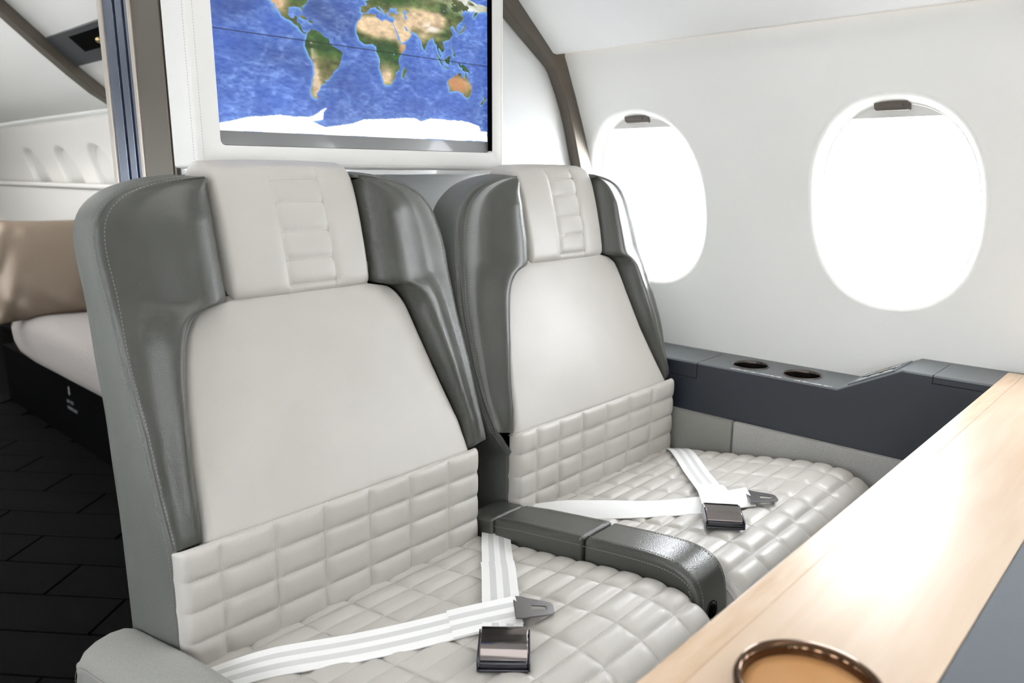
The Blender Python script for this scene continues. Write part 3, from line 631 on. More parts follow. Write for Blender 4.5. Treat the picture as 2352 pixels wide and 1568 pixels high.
def thin(a, tol=4e-4, keep=()):
    a = np.sort(np.asarray(a, float)); out = [a[0]]
    for v in a[1:]:
        if v - out[-1] >= tol: out.append(v)
        elif any(abs(v - k) < 1e-6 for k in keep): out[-1] = v
    out[-1] = a[-1]
    return np.array(out)
def make_seat(xc, D, label):
    t = thing('passenger_seat', (xc, .75, -1.1), label, 'seat', 'pair of passenger seats at the bulkhead')
    X0 = np.array([xc, 0, 0])
    # --- seat cushion
    hw = .263
    rl = lambda U, S: pillow(U, S, QX, QS, .0054, .0056, .0056) + edge_drop(hw - np.abs(U), .022, .020)
    def cf(U, S):
        p = cprof(S); return np.stack([xc + U, p[..., 0], p[..., 1]], -1)
    cs = Surf(cf, rl); P0, N0 = cs.at(np.array([0.]), np.array([s885 + .1]));
    if N0[0, 2] < 0: cs.sgn = -1
    us = thin(np.concatenate([lin_dense(-hw + .022, hw - .022, .0042, QX), edge_pack(-hw, hw, .022, .06)]), 3e-4, QX); ss = thin(lin_dense(0, cl[-1], .0042, QS), 8e-4, np.round(QS, 5))
    cu = cs.build('seat_cushion', us, ss, WHITE_L, t)
    runs = []
    for x in QX:
        q = np.linspace(s885 - .02, cl[-1] - .04, 160); runs.append(cs.at(np.full_like(q, x), q))
    for s in QS:
        if s < cl[-1] - .05:
            q = np.linspace(-hw + .006, hw - .006, 60); runs.append(cs.at(q, np.full_like(q, s)))
    ORG[cu.name] = ORG[t.name]
    stitching('stitching', runs, THREAD, cu)
    # side gussets of the cushion with piping along their upper edge
    for sd in (-1, 1):
        ps = cprof(np.linspace(.03, cl[-1], 70)); tg = np.gradient(ps, axis=0); ni = np.stack([-tg[:, 1], tg[:, 0]], -1); ni /= np.linalg.norm(ni, axis=1, keepdims=True)
        if ni[5, 1] > 0: ni = -ni
        V = []
        for dpt, ox in ((.017, -.0015), (.022, .0008), (.034, .0018)):
            for p, q in zip(ps, ni): V.append((xc + sd * (hw + ox), p[0] + q[0] * dpt, p[1] + q[1] * dpt))
        for p in ps: V.append((xc + sd * hw, max(p[0], .47), min(p[1] - .05, -.70) if p[0] > .47 else max(min(p[1] - .04, -.70), -.80)))
        mesh('cushion_gusset', V, gridF(4, 70), WHITE_L, t)
        pp = ps + ni * .0185
        tube('piping', np.stack([np.full(70, xc + sd * (hw + .0005)), pp[:, 0], pp[:, 1]], -1), .0022, WHITE_L, cu, n=6)
    # --- lumbar pad
    lx0, lx1 = D['lum']
    LZ = [-.4565, -.4985, -.5415, -.5845, -.6265]; LXs = D['lcols']
    def lf_(U, Zz): return np.stack([xc + U, yb(Zz) - .0035 + 0 * U, Zz], -1)
    def lrl(U, Zz): return (.45 + .55 * np.clip(np.minimum(U - lx0, lx1 - U) / .022, 0, 1)) * pillow(U, Zz, LXs, LZ, .0056, .0056, .0056) + edge_drop(np.minimum(U - lx0, lx1 - U), .014, .022) + edge_drop(-.4545 - Zz, .004, .006)
    ls = Surf(lf_, lrl); P0, N0 = ls.at(np.array([0.]), np.array([-.52]))
    if N0[0, 1] > 0: ls.sgn = -1
    us = thin(np.concatenate([lin_dense(lx0 + .014, lx1 - .014, .0042, LXs), edge_pack(lx0, lx1, .014, .1)]), 2e-4, LXs); zz = np.unique(np.concatenate([lin_dense(-.665, -.4545, .004, LZ), [-.4548, -.4555, -.457]]))
    lo_ = ls.build('lumbar_pad', us, zz, WHITE_L, t); ORG[lo_.name] = ORG[t.name]
    runs = []
    for x in LXs: q = np.linspace(-.628, -.457, 40); runs.append(ls.at(np.full_like(q, x), q))
    for z in LZ: q = np.linspace(lx0 + .004, lx1 - .004, 60); runs.append(ls.at(q, np.full_like(q, z)))
    stitching('stitching', runs, THREAD, lo_)
    # --- smooth upper back panel
    Lp = smooth_curve(D['pL'], 200, 4, 1); Rp = smooth_curve(D['pR'], 200, 4, 1)
    def xL(z): return np.interp(z, Lp[:, 1], Lp[:, 0])
    def xR(z): return np.interp(z, Rp[:, 1], Rp[:, 0])
    def pf(Tt, Zz):
        a, b_ = xL(Zz), xR(Zz); x = a + (b_ - a) * Tt; return np.stack([xc + x, yb(Zz) - .004 * np.sin(np.pi * Tt), Zz], -1)
    def prl(Tt, Zz):
        a, b_ = xL(Zz), xR(Zz); d = np.minimum(Tt, 1 - Tt) * (b_ - a); return edge_drop(d, .013, .016) + edge_drop(Zz + .4575, .004, .005)
    psf = Surf(pf, prl); P0, N0 = psf.at(np.array([.5]), np.array([-.3]))
    if N0[0, 1] > 0: psf.sgn = -1
    k = np.array([0, .0015, .005, .011, .02, .03]); tt = np.unique(np.concatenate([k, np.linspace(.035, .965, 36), 1 - k])); zz = np.unique(np.concatenate([np.linspace(-.4575, -.20, 60), np.linspace(-.20, -.166, 26), [-.4573, -.4568, -.456, -.455]]))
    psf.build('back_panel', tt, zz, WHITE_L, t)
    # --- bolsters
    bol = []
    for side, key, ik in ((-1, 'sL', 'pL'), (1, 'sR', 'pR')):
        Sm = np.array(D[key])                    # (s, x, z)
        q = np.linspace(0, 1, 200); S2 = np.stack([np.interp(q, Sm[:, 0], Sm[:, 1]), np.interp(q, Sm[:, 0], Sm[:, 2])], -1)
        S2 = smooth_curve(np.concatenate([S2], 0), 200, 3, 2) if False else S2
        ip = D[ik]; n_ = len(ip); Ii = [(.52 * i / (n_ - 2), x, z) for i, (x, z) in enumerate(ip[:-1])]
        # arc spacing along the panel edge, then up the headrest side
        A = np.array([(x, z) for x, z in ip]); L = np.concatenate([[0], np.cumsum(np.linalg.norm(np.diff(A, axis=0), axis=1))]); L = L / L[-1] * .60
        Ii = [(L[i], A[i, 0], A[i, 1]) for i in range(len(A))] + [(.70, side * .1215, -.13), (.85, side * .1215, -.06), (1, side * .1215, -.012)]
        Ii = np.array(Ii); I2 = np.stack([np.interp(q, Ii[:, 0], Ii[:, 1]), np.interp(q, Ii[:, 0], Ii[:, 2])], -1)
        def sm(Q, k=5):
            pad = np.concatenate([2 * Q[:1] - Q[k:0:-1], Q, 2 * Q[-1:] - Q[-2:-k - 2:-1]]); return np.stack([np.convolve(pad[:, j], np.ones(2 * k + 1) / (2 * k + 1), 'valid') for j in (0, 1)], -1)
        S2 = sm(sm(S2, 4), 4); I2 = sm(I2, 3)
        hb = np.interp(q, [0, .08, .3, .6, .85, 1], [.008, .020, .032, .038, .034, .016])
        def bf(Tt, Ss, S2=S2, I2=I2, hb=hb):
            a, b_ = samp(S2, Ss), samp(I2, Ss); h = np.interp(Ss, q, hb)
            P = a + (b_ - a) * Tt[..., None]
            ya = yseam(a[..., 1]); yi = yb(b_[..., 1]) + .010
            pk = .77; up_ = np.clip((Tt - .22) / (pk - .22), 0, 1); shp = np.where(Tt < pk, .12 * np.clip(Tt / .3, 0, 1) * (1 - up_) + up_ * up_ * (3 - 2 * up_), np.sqrt(np.clip(1 - ((Tt - pk) / (1 - pk)) ** 2, 0, 1)))
            edge = np.sqrt(np.clip(1 - (1 - np.clip(Tt / .12, 0, 1)) ** 2, 0, 1))
            bottom = np.sqrt(np.clip(1 - (1 - np.clip(Ss / .03, 0, 1)) ** 2, 0, 1)); topp = np.sqrt(np.clip(1 - (1 - np.clip((1 - Ss) / .05, 0, 1)) ** 2, 0, 1))
            y = ya + .004 + (yi - ya) * Tt ** 1.6 - h * shp * bottom * (.35 + .65 * topp) - .005 * edge
            return np.stack([xc + P[..., 0], y, P[..., 1]], -1)
        ts = np.unique(np.concatenate([np.array([0, .003, .01, .02, .04, .07, .1, .13]), np.linspace(.16, .86, 22), [.89, .92, .945, .965, .98, .992, 1]])); sg = np.unique(np.concatenate([[0, .002, .005, .01, .02, .03], np.linspace(.04, .95, 80), [.965, .98, .99, .996, 1]]))
        bs = Surf(bf); bo = bs.build('bolster', ts, sg, GREY_L, t); ORG[bo.name] = ORG[t.name]
        P0, N0 = bs.at(np.array([.4]), np.array([.4]))
        if N0[0, 1] > 0: bs.sgn = -1
        qq = np.linspace(.015, .985, 120); r1 = bs.at(np.full_like(qq, .055), qq)
        stitching('stitching', [r1], THREAD_D, bo, pitch=.005, ln=.003, wd=.00065)
        bol.append(S2)
    # --- shell: side and top gusset swept back from the seams, and the back
    Sl, Sr = bol
    zt_ = [(D['lum'][0] + .001, -.74), (D['lum'][0] + .001, -.62), (D['lum'][0] + .001, -.50)]
    zr_ = [(D['lum'][1] - .001, -.50), (D['lum'][1] - .001, -.62), (D['lum'][1] - .001, -.74)]
    loop = np.array(zt_ + [(a, b_) for a, b_ in Sl[::4]] + [(-.112, -.012), (-.104, -.045), (0, -.05), (.104, -.045), (.112, -.012)] + [(a, b_) for a, b_ in Sr[::-4]] + zr_)
    loop = smooth_curve(loop, 240, 1, 1)
    T2 = np.gradient(loop, axis=0); T2 /= np.linalg.norm(T2, axis=1, keepdims=True) + 1e-9; N2 = np.stack([-T2[:, 1], T2[:, 0]], -1)
    fr = np.where(loop[:, 1] < -.47, .896, yseam(loop[:, 1]) + .003) + .060 * np.clip((.122 - np.abs(loop[:, 0])) / .006, 0, 1) * (loop[:, 1] > -.2)
    V = []; steps = [(0, -.004), (.03, .0005), (.08, .003), (.2, .004), (.4, .005), (.6, .005), (.8, .003), (.9, -.002), (.96, -.009), (1, -.022)]
    ctr = np.array([0., -.3])
    for f_, off in steps:
        for p, n_, y0 in zip(loop, N2, fr):
            yy = y0 + (1.092 - y0) * f_; q_ = p + n_ * off; V.append((xc + q_[0], yy, q_[1]))
    F = gridF(len(steps), len(loop)).tolist(); o_ = (len(steps) - 1) * len(loop); F.append([o_ + i for i in range(len(loop))])
    sh_ = mesh('shell', V, F, GREY_SIDE, t); ORG[sh_.name] = ORG[t.name]
    Vn = np.array(V).reshape(len(steps), len(loop), 3); A = Vn[1] * .55 + Vn[2] * .45
    Nn = np.stack([N2[:, 0], np.full(len(N2), -.15), N2[:, 1]], -1)
    hd = np.where(np.abs(loop[:, 0]) < .128)[0]; ia, ib = [i for i in hd if loop[i, 1] > -.2][0], [i for i in hd if loop[i, 1] > -.2][-1]
    A = A + Nn * .0006
    stitching('stitching', [(A[4:ia], Nn[4:ia]), (A[ib + 1:-4], Nn[ib + 1:-4])], THREAD_D, sh_, pitch=.005, ln=.003, wd=.00065)
    # --- headrest, wrapping over the top
    hp = [(1.04, -.166), (1.000, -.173), (.988, -.1735), (.983, -.168), (.984, -.155), (.990, -.12), (1.000, -.075), (1.011, -.035), (1.020, -.010), (1.033, .006), (1.055, .0145), (1.080, .0145), (1.100, .004), (1.108, -.02), (1.109, -.06)]
    HP = smooth_curve(hp, 200, 4, 2); hl = np.concatenate([[0], np.cumsum(np.linalg.norm(np.diff(HP, axis=0), axis=1))])
    hwid = .1215
    sz = lambda z: float(np.interp(z, HP[30:130, 1], hl[30:130]))
    rung = [sz(z) for z in (-.160, -.124, -.084, -.043, -.010)]; rx = (-.0270, .0535)
    def hf(U, S): return np.stack([xc + U, np.interp(S, hl, HP[:, 0]), np.interp(S, hl, HP[:, 1])], -1)
    def hrl(U, S):
        w_ = (U > rx[0]) & (U < rx[1]) & (S > rung[0]) & (S < rung[-1]); dr = np.min([np.abs(S - r_) for r_ in rung], axis=0); dx = np.minimum(np.abs(U - rx[0]), np.abs(U - rx[1]))
        inr = np.clip(np.minimum(U - rx[0], rx[1] - U) / .002, 0, 1); ver = (S > rung[0] - .001) & (S < rung[-1] + .02)
        g = -.0034 * np.exp(-(dx / .0055) ** 1.2) * ver - .0034 * np.exp(-(dr / .0055) ** 1.2) * inr
        crown = .003 * (1 - (U / hwid) ** 2)
        return g + crown + edge_drop(hwid - np.abs(U), .013, .034)
    hs = Surf(hf, hrl); P0, N0 = hs.at(np.array([0.]), np.array([sz(-.1)]))
    if N0[0, 1] > 0: hs.sgn = -1
    us = np.unique(np.concatenate([np.linspace(-hwid + .013, hwid - .013, 70), edge_pack(-hwid, hwid, .013, .1), list(rx)])); us = thin(us, 2.4e-4, rx); ss = thin(np.concatenate([np.linspace(0, hl[-1], 130), rung]), 8e-4, rung)
    ho = hs.build('headrest', us, ss, WHITE_L, t); ORG[ho.name] = ORG[t.name]
    runs = []
    for x in rx: q_ = np.linspace(rung[0], rung[-1], 60); runs.append(hs.at(np.full_like(q_, x), q_))
    for r_ in rung: q_ = np.linspace(rx[0], rx[1], 12); runs.append(hs.at(q_, np.full_like(q_, r_)))
    stitching('stitching', runs, THREAD, ho)
    # --- base under the cushion
    box('seat_base', xc - .245, xc + .245, .44, 1.04, -1.1, -.70, GREY_SIDE, t, bev=.01)
    return t
pLn = [(-.227, -.4575), (-.221, -.369), (-.212, -.301), (-.202, -.249), (-.188, -.205), (-.174, -.184), (-.155, -.176), (-.122, -.172)]
pRn = [(.238, -.4575), (.233, -.407), (.216, -.344), (.200, -.278), (.184, -.208), (.172, -.188), (.158, -.178), (.121, -.171)]
A_ = dict(pL=pLn, pR=pRn, lum=(-.2625, .256), lcols=[-.21, -.133, -.0565, .022, .10, .181],
  sL=[(0, -.262, -.456), (.12, -.263, -.396), (.28, -.264, -.306), (.40, -.267, -.243), (.52, -.268, -.187), (.62, -.270, -.147), (.71, -.274, -.105), (.78, -.274, -.080), (.84, -.271, -.060), (.88, -.262, -.044), (.92, -.246, -.030), (.95, -.220, -.017), (.975, -.185, -.009), (1, -.132, -.006)],
  sR=[(0, .284, -.450), (.12, .287, -.400), (.28, .287, -.316), (.42, .287, -.240), (.56, .287, -.170), (.66, .286, -.130), (.75, .280, -.095), (.82, .268, -.065), (.87, .252, -.043), (.92, .226, -.024), (.95, .191, -.011), (.975, .150, -.005), (1, .115, -.003)])
s2L = [(-.2645, -.4575), (-.250, -.37), (-.240, -.33), (-.223, -.276), (-.199, -.215), (-.187, -.196), (-.166, -.180), (-.129, -.172)]
s2R = [(.239, -.4575), (.222, -.412), (.197, -.335), (.184, -.27), (.173, -.212), (.166, -.190), (.150, -.178), (.121, -.171)]
B_ = dict(pL=s2L, pR=s2R, lum=(-.266, .267), lcols=[-.213, -.148, -.0765, .0015, .083, .169],
  sL=[(0, -.305, -.446), (.12, -.315, -.390), (.28, -.320, -.322), (.42, -.313, -.241), (.56, -.303, -.168), (.66, -.296, -.120), (.75, -.286, -.080), (.82, -.276, -.058), (.88, -.253, -.034), (.93, -.213, -.016), (.965, -.170, -.008), (1, -.135, -.006)],
  sR=[(0, .264, -.446), (.12, .274, -.390), (.24, .280, -.346), (.42, .277, -.257), (.60, .264, -.165), (.72, .252, -.115), (.80, .240, -.079), (.88, .222, -.048), (.94, .200, -.026), (.97, .163, -.010), (1, .115, -.005)])
seat1 = make_seat(.6127, A_, 'pale leather quilted seat beside the aisle, grey reptile-grain bolsters, showing its whole side')
seat2 = make_seat(1.2265, B_, 'pale leather quilted seat beside the window wall, with grey reptile-grain bolsters')

# ------------------------------------------------------------------ armrests
at1 = thing('armrest', (.914, .65, -.8), 'narrow grey reptile-leather armrest dividing the two seats', 'armrest')
AX0, AX1 = .8735, .9565
def arm_piece(name, poly, x0, x1, m, parent, bev=.007):
    return prism(name, poly, 'x', x0, x1, m, parent, bev=bev, bevseg=5)
arm_piece('rear_pad', [(.8595, -.582), (.925, -.592), (.925, -.70), (.8595, -.70)], AX0, AX1, GREY_L, at1)
arm_piece('middle_pad', [(.666, -.550), (.70, -.555), (.80, -.570), (.8565, -.5815), (.8565, -.70), (.666, -.70)], AX0, AX1, GREY_L, at1)
fp = smooth_curve([(.663, -.550), (.60, -.541), (.54, -.534), (.505, -.5335), (.484, -.538), (.468, -.549), (.461, -.570), (.457, -.62), (.454, -.70), (.454, -.80)], 40, 2, 1).tolist()
fo = arm_piece('front_pad', fp + [(.663, -.80)], AX0, AX1, GREY_L, at1, bev=.009)
lathe('pivot_hole', [(.001, -.0015), (.010, -.0015), (.0105, 0), (.0105, .003), (.013, .003), (.0145, .001), (.015, 0.004)], ((AX0 + AX1) / 2 - .008, .4570, -.602), BLACK, at1, axis='y', n=24)  # black disc and ring, the colour standing in for the hole's dark inside
prof_ = np.array(fp[:26]); runs = []
for x, dz, nv in ((AX0 - .0001, -.013, (-1, 0, 0)), (AX1 + .0001, -.013, (1, 0, 0))):
    P = np.array([(x, p[0] + (.010 if p[0] < .47 else 0), p[1] + dz * (1 if p[0] > .47 else .5)) for p in prof_]); runs.append((P, np.tile(np.array(nv, float), (len(P), 1))))
    P = np.array([(x, y, z - .013) for y, z in ((.668, -.550), (.70, -.555), (.80, -.570), (.855, -.581))]); runs.append((P, np.tile(np.array(nv, float), (4, 1))))
for x in (AX0 + .011, AX1 - .011):
    P = np.array([(x, p[0], p[1] + .0003) for p in prof_]); N_ = np.stack([np.zeros(len(P)), np.gradient(P[:, 2]), -np.gradient(P[:, 1])], -1); N_ /= np.linalg.norm(N_, axis=1, keepdims=True); runs.append((P, N_))
    P = np.array([(x, y, z + .0003) for y, z in ((.668, -.550), (.70, -.555), (.80, -.570), (.855, -.581))]); runs.append((P, np.tile(np.array([0, 0, 1.]), (4, 1))))
for y, z in ((.672, -.5505), (.852, -.5805)):
    P = np.array([(x, y, z) for x in (AX0 + .01, AX1 - .01)]); runs.append((P, np.tile(np.array([0, 0, 1.]), (2, 1))))
stitching('stitching', runs, THREAD_D, at1, pitch=.0048, ln=.003, wd=.00065)
box('support', AX0 + .012, AX1 - .012, .47, .90, -1.1, -.69, BLACK, at1, bev=.004)
at2 = thing('armrest', (.305, .75, -.9), 'rounded grey suede armrest on the aisle side, at the bottom edge of the picture', 'armrest')
lp = smooth_curve([(1.098, -.80), (1.098, -.70), (1.092, -.655), (1.075, -.632), (1.045, -.617), (.95, -.596), (.84, -.570), (.74, -.554), (.62, -.545), (.50, -.54), (.46, -.56), (.445, -.60), (.44, -.80)], 80, 3, 1)
V = []; 
for p, T_ in zip(lp, np.gradient(lp, axis=0)):
    nrm = np.array([-T_[1], T_[0]]); nrm /= np.linalg.norm(nrm)
    if nrm @ (p - np.array([.75, -.75])) < 0: nrm = -nrm
    for x, dd in ((.3475, -.16), (.3475, -.030), (.347, -.012), (.343, -.004), (.335, 0), (.320, .001), (.300, -.0025), (.285, -.009), (.276, -.019), (.272, -.030), (.2705, -.033), (.2725, -.036), (.2735, -.06), (.273, -.16)):
        V.append((x, p[0] + nrm[0] * dd, p[1] + nrm[1] * dd))
mesh('arm_cover', V, gridF(80, 14), SUEDE, at2)
runs = []
P = np.array([(.2713, p[0], p[1]) for p in lp]); cpt = np.array([.75, -.75]); 
Pp = []
for p, T_ in zip(lp[8:-8], np.gradient(lp, axis=0)[8:-8]):
    nrm = np.array([-T_[1], T_[0]]); nrm /= np.linalg.norm(nrm)
    if nrm @ (p - cpt) < 0: nrm = -nrm
    Pp.append((.2710, p[0] - nrm[0] * .027, p[1] - nrm[1] * .027))
runs.append((np.array(Pp), np.tile(np.array([-1., 0, .3]), (len(Pp), 1)))); stitching('stitching', runs, THREAD_D, at2, pitch=.005, ln=.003, wd=.00065)
box('arm_core', .276, .345, .46, 1.08, -1.1, -.66, SUEDE, at2, bev=.006)

# ------------------------------------------------------------------ seat belts
def ribbon(name, pts, width, parent, stripes=True, th=.0016, roll=0):
    """pts: list of (x, y, lift above the cushion) centre line"""
    A = smooth_curve([(x, y, cz(y) + .0062 + l) for x, y, l in pts], 60, 3, 2)
    T = np.gradient(A, axis=0); T /= np.linalg.norm(T, axis=1, keepdims=True); up = np.array([0, 0, 1.]); B = np.cross(T, up); B /= np.linalg.norm(B, axis=1, keepdims=True); N = np.cross(B, T); ro = np.radians(np.interp(np.linspace(0, 1, 60), np.linspace(0, 1, len(np.atleast_1d(roll))), np.atleast_1d(roll)))[:, None]; A = A + up * np.abs(np.sin(ro)) * width * .42; B, N = B * np.cos(ro) - N * np.sin(ro), N * np.cos(ro) + B * np.sin(ro)
    cols = [-.5, -.27, -.09, .09, .27, .5] if stripes else [-.5, 0, .5]
    V = []
    for s in (0, 1):
        for a, b_, n_ in zip(A, B, N):
            for c_ in cols: V.append(a + b_ * (c_ * width) + n_ * (th * s - .0006 * abs(c_) * 2))
    m = len(cols); k = len(A); G0 = gridF(k, m); F = G0.tolist() + (G0 + k * m).tolist(); FM = []
    mi = [0, 1, 0, 1, 0] if stripes else [0, 0]
    FM = mi * (k - 1) * 2
    for c_ in (0, m - 1): F += [[i * m + c_, (i + 1) * m + c_, k * m + (i + 1) * m + c_, k * m + i * m + c_] for i in range(k - 1)]; FM += [0] * (k - 1)
    for r in (0, k - 1): F += [[r * m + c_, r * m + c_ + 1, k * m + r * m + c_ + 1, k * m + r * m + c_] for c_ in range(m - 1)]; FM += [0] * (m - 1)
    return mesh(name, V, F, [WEB_W, WEB_G], parent, fm=FM, smooth=False)
class Frame:
    def __init__(s, o, d, tilt=0):
        s.o = np.array(o, float); d = np.array([d[0], d[1], 0.]); d /= np.linalg.norm(d)
        s.b = np.array([d[1], -d[0], 0.])                      # across
        s.a = d * math.cos(tilt) + np.array([0, 0, math.sin(tilt)]); s.c = np.cross(s.b, s.a)
        if s.c[2] < 0: s.c = -s.c
    def p(s, a, b_, c_): return s.o + s.a * a + s.b * b_ + s.c * c_
def fbox(name, fr, a0, a1, b0, b1, c0, c1, m, parent, bev=.001):
    V = [fr.p(a, b_, c_) for c_ in (c0, c1) for a, b_ in ((a0, b0), (a1, b0), (a1, b1), (a0, b1))]
    return mesh(name, V, [[0, 1, 2, 3], [7, 6, 5, 4]] + [[i, (i + 1) % 4, 4 + (i + 1) % 4, 4 + i] for i in range(4)], m, parent, bev=bev)
def buckle(fr, parent, sc=1.0):
    L, W, H = .062 * sc, .030 * sc, .019 * sc
    bk = fbox('buckle_body', fr, 0, L, -W + .002, W - .002, 0, H * .55, CHROME_D, parent, .0015); ORG[bk.name] = ORG[parent.name]
    for s in (-1, 1):
        V = [fr.p(a, s * W + q, c_) for q in (-.0011, .0011) for a, c_ in ((-.002, 0), (L + .002, 0), (L + .001, H * .62), (L * .72, H * .80), (.004, H * .98), (-.003, H * .6))]
        mesh('side_plate', V, [list(range(6)), list(range(11, 5, -1))] + [[i, (i + 1) % 6, 6 + (i + 1) % 6, 6 + i] for i in range(6)], CHROME_D, bk, bev=.0008)
    # lift cover: flat plate curling down towards the mouth
    pr = smooth_curve([(-.003, H * .95), (.006, H * 1.08), (L * .30, H * 1.10), (L * .58, H * 1.08), (L * .68, H * 1.04), (L * .78, H * .86), (L * .88, H * .62), (L * .90, H * .55)], 28, 2, 1)
    V = [fr.p(p[0], u * (W - .002), p[1] - t_) for t_ in (0, .0016) for p in pr for u in (-1, -.97, 0, .97, 1)]
    G0 = gridF(28, 5); F = G0.tolist() + (G0 + 140).tolist() + [[i * 5 + c_, (i + 1) * 5 + c_, 140 + (i + 1) * 5 + c_, 140 + i * 5 + c_] for i in range(27) for c_ in (0, 4)] + [[r * 5 + i, r * 5 + i + 1, 140 + r * 5 + i + 1, 140 + r * 5 + i] for r in (0, 27) for i in range(4)]
    mesh('lift_cover', V, F, CHROME, parent)
    fbox('mouth_lip', fr, L * .93, L + .003, -W + .001, W - .001, 0, H * .18, CHROME_D, parent, .0008)
    fbox('webbing_bar', fr, -.004, .002, -W + .001, W - .001, H * .25, H * .5, CHROME, parent, .001)
def tongue(fr, parent, L=.047, W=.0265):
    out = [(-.006, -W), (.006, -W * .98), (.012, -W * .86), (L * .72, -W * .66), (L * .92, -W * .54), (L, -W * .34), (L, W * .30), (L * .92, W * .50), (L * .72, W * .64), (.012, W * .86), (.006, W * .98), (-.006, W)]
    x0, x1, h = L * .36, L * .78, W * .20
    inn = [(x0, -h), (x0 + .004, -h), (x0 + .010, -h), (x0 + .016, -h), (x1 - .002, -h), (x1, -h * .6), (x1, h * .6), (x1 - .002, h), (x0 + .016, h), (x0 + .010, h), (x0 + .004, h), (x0, h)]
    return ring('tongue_plate', out, inn, lambda p, s: fr.p(p[0], p[1], .0022 * s), GUNM, parent, bev=.0006, smooth=False)
# near seat, buckle half
b1 = thing('seat_belt', (.70, .68, cz(.68)), 'striped white belt strap with chrome lift buckle on the aisle-side seat', 'seat belt')
ribbon('webbing', [(.925, .900, -.014), (.885, .862, .000), (.835, .812, .001), (.770, .744, .0012), (.715, .688, .0012), (.660, .632, .0014), (.630, .601, .003), (.605, .577, .006)], .049, b1)
ribbon('folded_webbing', [(.787, .763, .0028), (.770, .744, .003), (.715, .688, .003), (.660, .632, .0035), (.630, .601, .005), (.607, .579, .009)], .052, b1)
f1 = Frame((.613, .582, cz(.58) + .0080), (-.74, -.67), .03); buckle(f1, b1)
# near seat, tongue half
b2 = thing('seat_belt', (.55, .73, cz(.73)), 'striped white belt strap ending in a flat slotted tongue, crossing the aisle-side seat', 'seat belt')
ribbon('webbing', [(.335, .850, -.008), (.381, .812, .003), (.426, .786, .003), (.465, .757, .001), (.512, .722, .001), (.562, .688, .002), (.614, .655, .004), (.640, .636, .005), (.673, .612, .006)], .049, b2, roll=[4, 10, 10, 10, 10])
ribbon('sewn_end', [(.598, .6655, .0055), (.614, .655, .006), (.640, .636, .007), (.672, .6125, .008)], .0495, b2, roll=[10, 10])
f2 = Frame((.672, .613, cz(.61) + .0185), (.74, -.67), -.10); tongue(f2, b2)
# far seat, buckle half
b3 = thing('seat_belt', (1.3, .68, cz(.68)), 'plain white belt strap with chrome lift buckle on the window-side seat', 'seat belt')
ribbon('webbing', [(1.500, .885, -.014), (1.455, .838, .003), (1.39, .780, .0015), (1.320, .722, .0015), (1.243, .655, .003), (1.19, .612, .009), (1.142, .579, .010), (1.110, .556, .008)], .050, b3, stripes=True)
ribbon('folded_webbing', [(1.237, .650, .007), (1.215, .632, .0095), (1.19, .612, .0110), (1.142, .579, .012), (1.113, .558, .010)], .056, b3, stripes=False)
f3 = Frame((1.118, .562, cz(.56) + .0085), (-.81, -.585), .05); buckle(f3, b3)
# far seat, tongue half
b4 = thing('seat_belt', (1.1, .75, cz(.75)), 'plain white belt strap ending in a dark slotted tongue, crossing the window-side seat', 'seat belt')
ribbon('webbing', [(.945, .960, -.02), (.975, .890, .000), (1.003, .830, .002), (1.035, .770, .001), (1.070, .705, .001), (1.115, .640, .001), (1.148, .600, .001), (1.180, .575, .003), (1.204, .549, .004)], .054, b4, stripes=False, roll=[0, 6, 14, 12, 6, 6, 12])
f4 = Frame((1.203, .550, cz(.55) + .0145), (.66, -.75), -.06); tongue(f4, b4)

# ------------------------------------------------------------------ table in front
tt_ = thing('table', (1.0, -.1, -.38), 'pale glossy maple table with slate leather inlay, out of focus in front', 'table')
TZ = -.350
V = []
prof_t = [(.2585, -.0005), (.2600, -.002), (.2605, -.010), (.2595, -.020), (.256, -.0225)]
RX, RY, RR = .475, .165, .047
box('table_top', .345, 1.600, .1055, .2351, TZ - .0096, TZ, WOOD, tt_, bev=0, smooth=False)
box('table_edging', .345, 1.600, .2352, .2610, TZ - .0096, TZ, WOOD_E, tt_, bev=.002)
box('leather_inlay', .345, 1.600, -.40, .1050, TZ - .0096, TZ - .0006, INLAY, tt_, bev=.0008)
box('table_top', .345, 1.600, -.56, -.4005, TZ - .0096, TZ, WOOD, tt_, bev=.0008)
box('under_frame', .40, 1.50, -.50, .20, TZ - .026, TZ - .0100, BLACK, tt_, bev=.002)
dsh = thing('coaster_dish', (RX, RY, TZ), 'round tan dish with polished dark brown rim, standing on the maple table', 'dish')
lathe('dish_rim', [(RR - .004, .001), (RR + .0005, .001), (RR + .003, .005), (RR + .0035, .010), (RR + .0015, .0135), (RR - .0015, .013), (RR - .003, .009), (RR - .004, .003), (RR - .004, .001)], (RX, RY, TZ), RIMM, dsh, n=72)
lathe('dish_liner', [(.0001, .0005), (RR - .003, .0005), (RR - .0035, .004), (RR - .010, .0022), (.0001, .002)], (RX, RY, TZ), AMBER, dsh, n=64)

